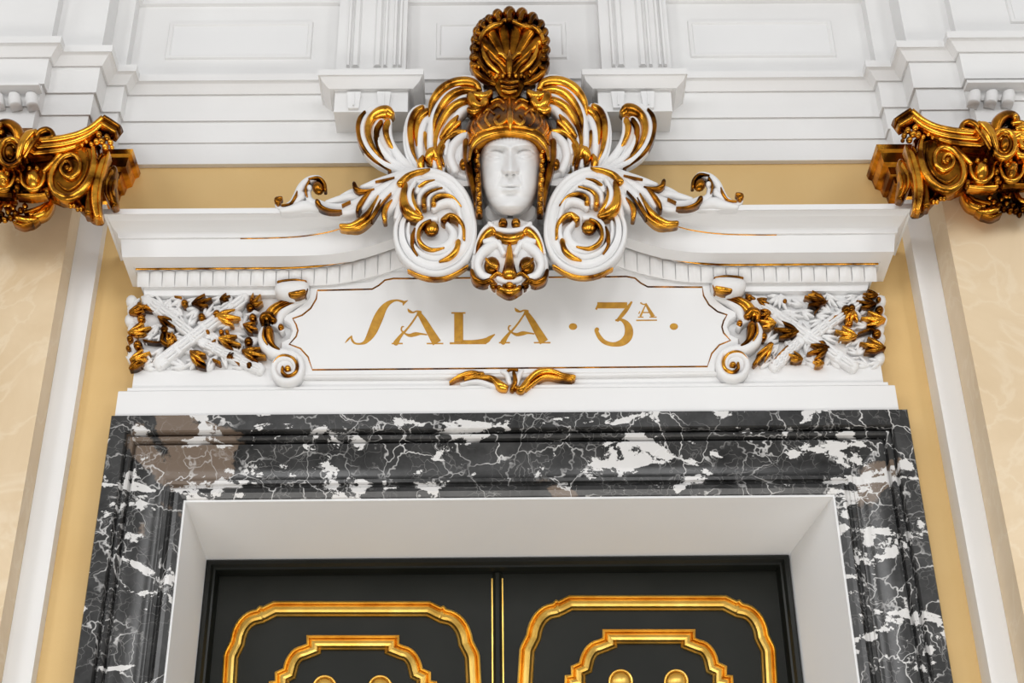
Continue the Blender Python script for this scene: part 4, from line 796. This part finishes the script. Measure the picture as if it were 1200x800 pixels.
# ================================================================== GILDED CAPITALS
def capital(mir,side_):
    t=thing('gilded_capital','gilded composite capital with volute and abacus at the %s edge'%side_,'capital',P(*((1120,190) if mir is None else mir(1120,190)),-.35))
    r=Rel(t,mir); y=-.40; bk=-.25 if side_=='right' else -.15
    # core bell behind everything
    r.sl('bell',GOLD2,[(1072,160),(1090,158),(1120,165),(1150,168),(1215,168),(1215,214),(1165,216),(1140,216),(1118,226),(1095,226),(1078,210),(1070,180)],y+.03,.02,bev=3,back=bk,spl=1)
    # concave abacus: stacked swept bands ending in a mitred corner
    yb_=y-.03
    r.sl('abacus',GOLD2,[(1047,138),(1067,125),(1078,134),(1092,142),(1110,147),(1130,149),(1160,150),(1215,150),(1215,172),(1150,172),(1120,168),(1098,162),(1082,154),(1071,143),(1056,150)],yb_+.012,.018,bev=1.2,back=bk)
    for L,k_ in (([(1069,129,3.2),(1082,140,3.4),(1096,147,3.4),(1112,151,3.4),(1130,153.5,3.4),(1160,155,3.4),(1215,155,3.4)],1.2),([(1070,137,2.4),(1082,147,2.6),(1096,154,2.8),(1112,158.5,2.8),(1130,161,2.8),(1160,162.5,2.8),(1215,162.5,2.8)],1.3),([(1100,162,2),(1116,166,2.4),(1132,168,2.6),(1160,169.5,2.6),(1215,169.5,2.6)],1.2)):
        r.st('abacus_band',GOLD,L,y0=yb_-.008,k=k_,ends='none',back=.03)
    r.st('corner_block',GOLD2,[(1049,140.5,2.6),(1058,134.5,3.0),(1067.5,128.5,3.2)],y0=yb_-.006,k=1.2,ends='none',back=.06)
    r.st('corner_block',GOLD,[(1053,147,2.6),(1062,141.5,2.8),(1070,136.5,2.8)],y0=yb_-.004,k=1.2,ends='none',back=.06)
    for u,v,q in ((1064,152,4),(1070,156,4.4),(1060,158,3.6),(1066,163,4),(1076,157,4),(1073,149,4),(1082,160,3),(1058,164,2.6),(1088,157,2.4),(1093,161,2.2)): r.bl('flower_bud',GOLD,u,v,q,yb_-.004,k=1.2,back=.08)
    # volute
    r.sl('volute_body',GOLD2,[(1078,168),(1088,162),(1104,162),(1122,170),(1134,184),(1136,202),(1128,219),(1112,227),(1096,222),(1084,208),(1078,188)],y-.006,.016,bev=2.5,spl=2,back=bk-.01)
    r.st('volute_spiral',GOLD,[(1080,164,3),(1079,180,4.2),(1084,200,4.6),(1096,216,4.8),(1112,222,4.6),(1126,214,4.2),(1130,200,3.8),(1126,186,3.4),(1116,175,3.2),(1104,172,3),(1096,180,2.9),(1097,192,2.8),(1106,199,2.6),(1115,195,2.4),(1118,187,2.2),(1113,180,2.1),(1107,182,2),(1106,188,2),(1110,190,1.8)],y0=y-.026,k=1.25,prof='round',n=5)
    r.st('volute_spiral',GOLD2,[(1088,166,1.4),(1086,182,1.8),(1091,198,2),(1101,210,2),(1112,213,2),(1121,205,1.8)],y0=y-.022,k=1.2,n=5)
    r.bl('volute_eye',GOLD,1110.5,187,3,y-.03,k=1.4)
    r.st('volute_link',GOLD,[(1104,164,1.8),(1116,169,2.6),(1127,180,3.2),(1138,191,3)],y0=y-.024,k=1.2)
    # corner leaves
    r.st('corner_scroll',GOLD,[(1062,172,2.5),(1069,182,5),(1075,199,6.4),(1078,218,6.4),(1077,236,5.4),(1074,247,5)],y0=y-.01,k=1.1,back=.1,ends='none')
    r.st('corner_scroll',GOLD2,[(1070,172,1.5),(1077,184,2),(1083,202,2.4),(1086,222,3),(1086,240,5)],y0=y-.012,k=1.2,back=.1)
    r.st('corner_scroll_edge',GOLD,[(1062,170,1.4),(1066,186,1.4),(1071,204,1.4),(1073,224,1.4),(1071,246,1.6)],y0=y-.024,k=1.4,back=.06)
    r.st('corner_foot',GOLD2,[(1073,244,5),(1080,242,5.4),(1089,236,4),(1098,228,3)],y0=y+.01,k=1.,back=.1)
    r.sts('rear_leaf',GOLD2,[[(1056,190,4),(1061,203,7),(1060,217,7.4),(1056,230,5)]],y0=y+.06,k=1.,back=.1)
    r.sts('rear_leaf',GOLD,[[(1058,192,1.6),(1064,203,2.6),(1065,216,2.4),(1061,226,1.6)],[(1054,202,1.2),(1057,212,2),(1056,220,1.4)]],y0=y+.04,k=1.3,back=.06)
    for i in range(5): r.bl('flower_bud',GOLD,1094+i*4.2,236-i*2.0+2*(i%2),2.8,y-.01,k=1.3,back=.05)
    # leaf over the abacus
    r.st('abacus_leaf',GOLD,[(1148,144,3),(1155,149,8),(1161,159,9),(1166,172,6),(1166,181,3)],y0=yb_-.02,k=.9,back=.1)
    r.sts('abacus_leaf_rib',GOLD,[[(1150,144,1.4),(1160,156,1.8),(1166,172,1.4)],[(1144,150,1.2),(1152,160,1.8),(1160,174,1.4)]],y0=yb_-.042,k=1.2)
    r.st('abacus_curl',GOLD2,[(1148,150,3),(1142,144,3.6),(1134,142,3.6),(1128,146,3.2),(1129,151,3),(1135,152,2.4)],y0=yb_-.012,k=1.2,back=.1)
    r.st('crest_curl',GOLD2,[(1168,152,6),(1170,142,7.5),(1178,135,6.5),(1187,134,5),(1192,139,4.4),(1187,144,4)],y0=yb_-.012,k=1.1,back=.12)
    r.bl('crest_ball',GOLD,1190,135.5,3.6,yb_-.03,k=1.2)
    r.rg('rosette_ring',GOLD,1177,168,13,3.0,yb_-.026,ry=16,k=1.2,back=.1)
    r.rg('rosette_ring',GOLD2,1177,168,8,1.8,yb_-.022,ry=11,k=1.2,back=.1)
    r.bl('rosette_centre',GOLD2,1178,168,6.4,yb_-.014,k=1.1,ry=9)
    r.sts('side_swirl',GOLD,[[(1192,150,3),(1199,148,4),(1207,150,4)],[(1190,160,2.4),(1196,157,3),(1203,159,3)],[(1191,172,2.6),(1194,180,3.2),(1202,182,3)],[(1188,144,3),(1196,143,3),(1204,146,3)],[(1196,165,3),(1199,172,3),(1206,172,2)]],y0=yb_-.016,k=1.2,back=.1)
    # egg and dart band
    for u,v,ru,rv in ((1151,198,9,11.5),(1186,197,8,11),(1218,197,8,11)):
        r.bl('egg',GOLD,u,v,ru,y-.018,k=1.3,ry=rv,back=.06)
        r.st('egg_ring',GOLD,[(u-14,v-10,2),(u-12.5,v+3,2.6),(u-6,v+12.5,2.8),(u+4,v+13.5,2.8),(u+12,v+6,2.6),(u+14.5,v-8,2)],y0=y-.018,k=1.2,back=.06)
    for u,v in ((1169,184),(1168,200),(1169,210),(1203,186),(1203,205),(1137,190),(1134,214)): r.bl('dart',GOLD2,u,v,3.4,y-.02,k=1.3,ry=5)
    for u,v in ((1181,192),(1190,193),(1185,201),(1184,186),(1155,187),(1146,187)): r.bl('flower_bud',GOLD,u,v,3,y-.036,k=1.2)
    r.st('astragal',GOLD,[(1136,218,2),(1152,219,2.6),(1168,218,2.4)],y0=y-.008,k=1.2,back=.1)
    r.st('astragal',GOLD2,[(1176,217,2),(1190,216,2.4),(1215,216,2.4)],y0=y-.004,k=1.2,back=.1)
    # garland
    y2=-.30
    r.sts('garland_leaf',GOLD,[[(1129,218,2.5),(1131,228,4),(1138,237,5),(1147,242,4.4)],[(1146,246,2.6),(1156,248,5),(1168,245,4.6),(1172,241,2)],[(1138,233,1.6),(1144,238,2.2),(1154,241,2)]],y0=y2-.02,k=1.2,back=.06)
    r.sts('garland_leaf',GOLD2,[[(1136,229,1.4),(1143,233,1.8),(1152,236,1.8),(1160,238,2)],[(1152,251,1.6),(1163,253.5,2),(1173,250,1.6)]],y0=y2-.03,k=1.2,back=.06)
    for u,v,q in ((1160,231,3.6),(1165,236,4),(1171,240,4.2),(1177,244,4.2),(1184,246,4.2),(1191,246,4.4),(1199,244,4.6),(1174,233,3),(1180,238,3.4),(1187,240,3.4),(1195,251,3.4),(1168,246,4),(1204,249,4)): r.bl('garland_berry',GOLD2 if int(u)%2 else GOLD,u,v,q,y2-.02,k=1.2,back=.07)
    r.sts('garland_ribbon',GOLD,[[(1172,222,1.6),(1180,230,2.6),(1184,222,2.8),(1182,213,2)],[(1188,214,2),(1191,224,3),(1196,233,3),(1204,236,3)],[(1173,233,1.6),(1178,229,2),(1184,231,1.6)]],y0=y2-.02,k=1.2,back=.06)
    # stepped corner of the capital behind
    return t
for sg,mir in ((1,None),(-1,mirror(1189.))):
    t=capital(mir,'right' if sg>0 else 'left')
    # impost moulding of the strip behind, breaking round its corner
    if sg>0: uo,tv=(1018,1029,1034,1040),(168,190,205,215)
    xe=XR if sg>0 else XL; ps=.09 if sg>0 else .05
    m=MB(); zt_=Z(168,-ps-.10,1030); 
    pr_=[(.0,-.215),(.008,-.205),(.012,-.165),(.03,-.155),(.034,-.125),(.046,-.120),(.052,-.085),(.07,-.075),(.078,-.03),(.09,-.022),(.094,0),(.094,.001)]
    rows=[]
    for p,dz in pr_: 
        z=zt_+dz*.85; rows.append([(xe-sg*p,0,z),(xe-sg*p,-(ps+p),z),(xe+sg*.13,-(ps+p),z),(xe+sg*.13,0,z)])
    grid(m,rows); m.add(rows[0],[(0,1,2,3)],False); m.add(rows[-1],[(0,1,2,3)],False)
    m.add([r_[3] for r_ in rows],[tuple(range(len(rows)))],False)
    m.build('impost_moulding',GOLD,t)
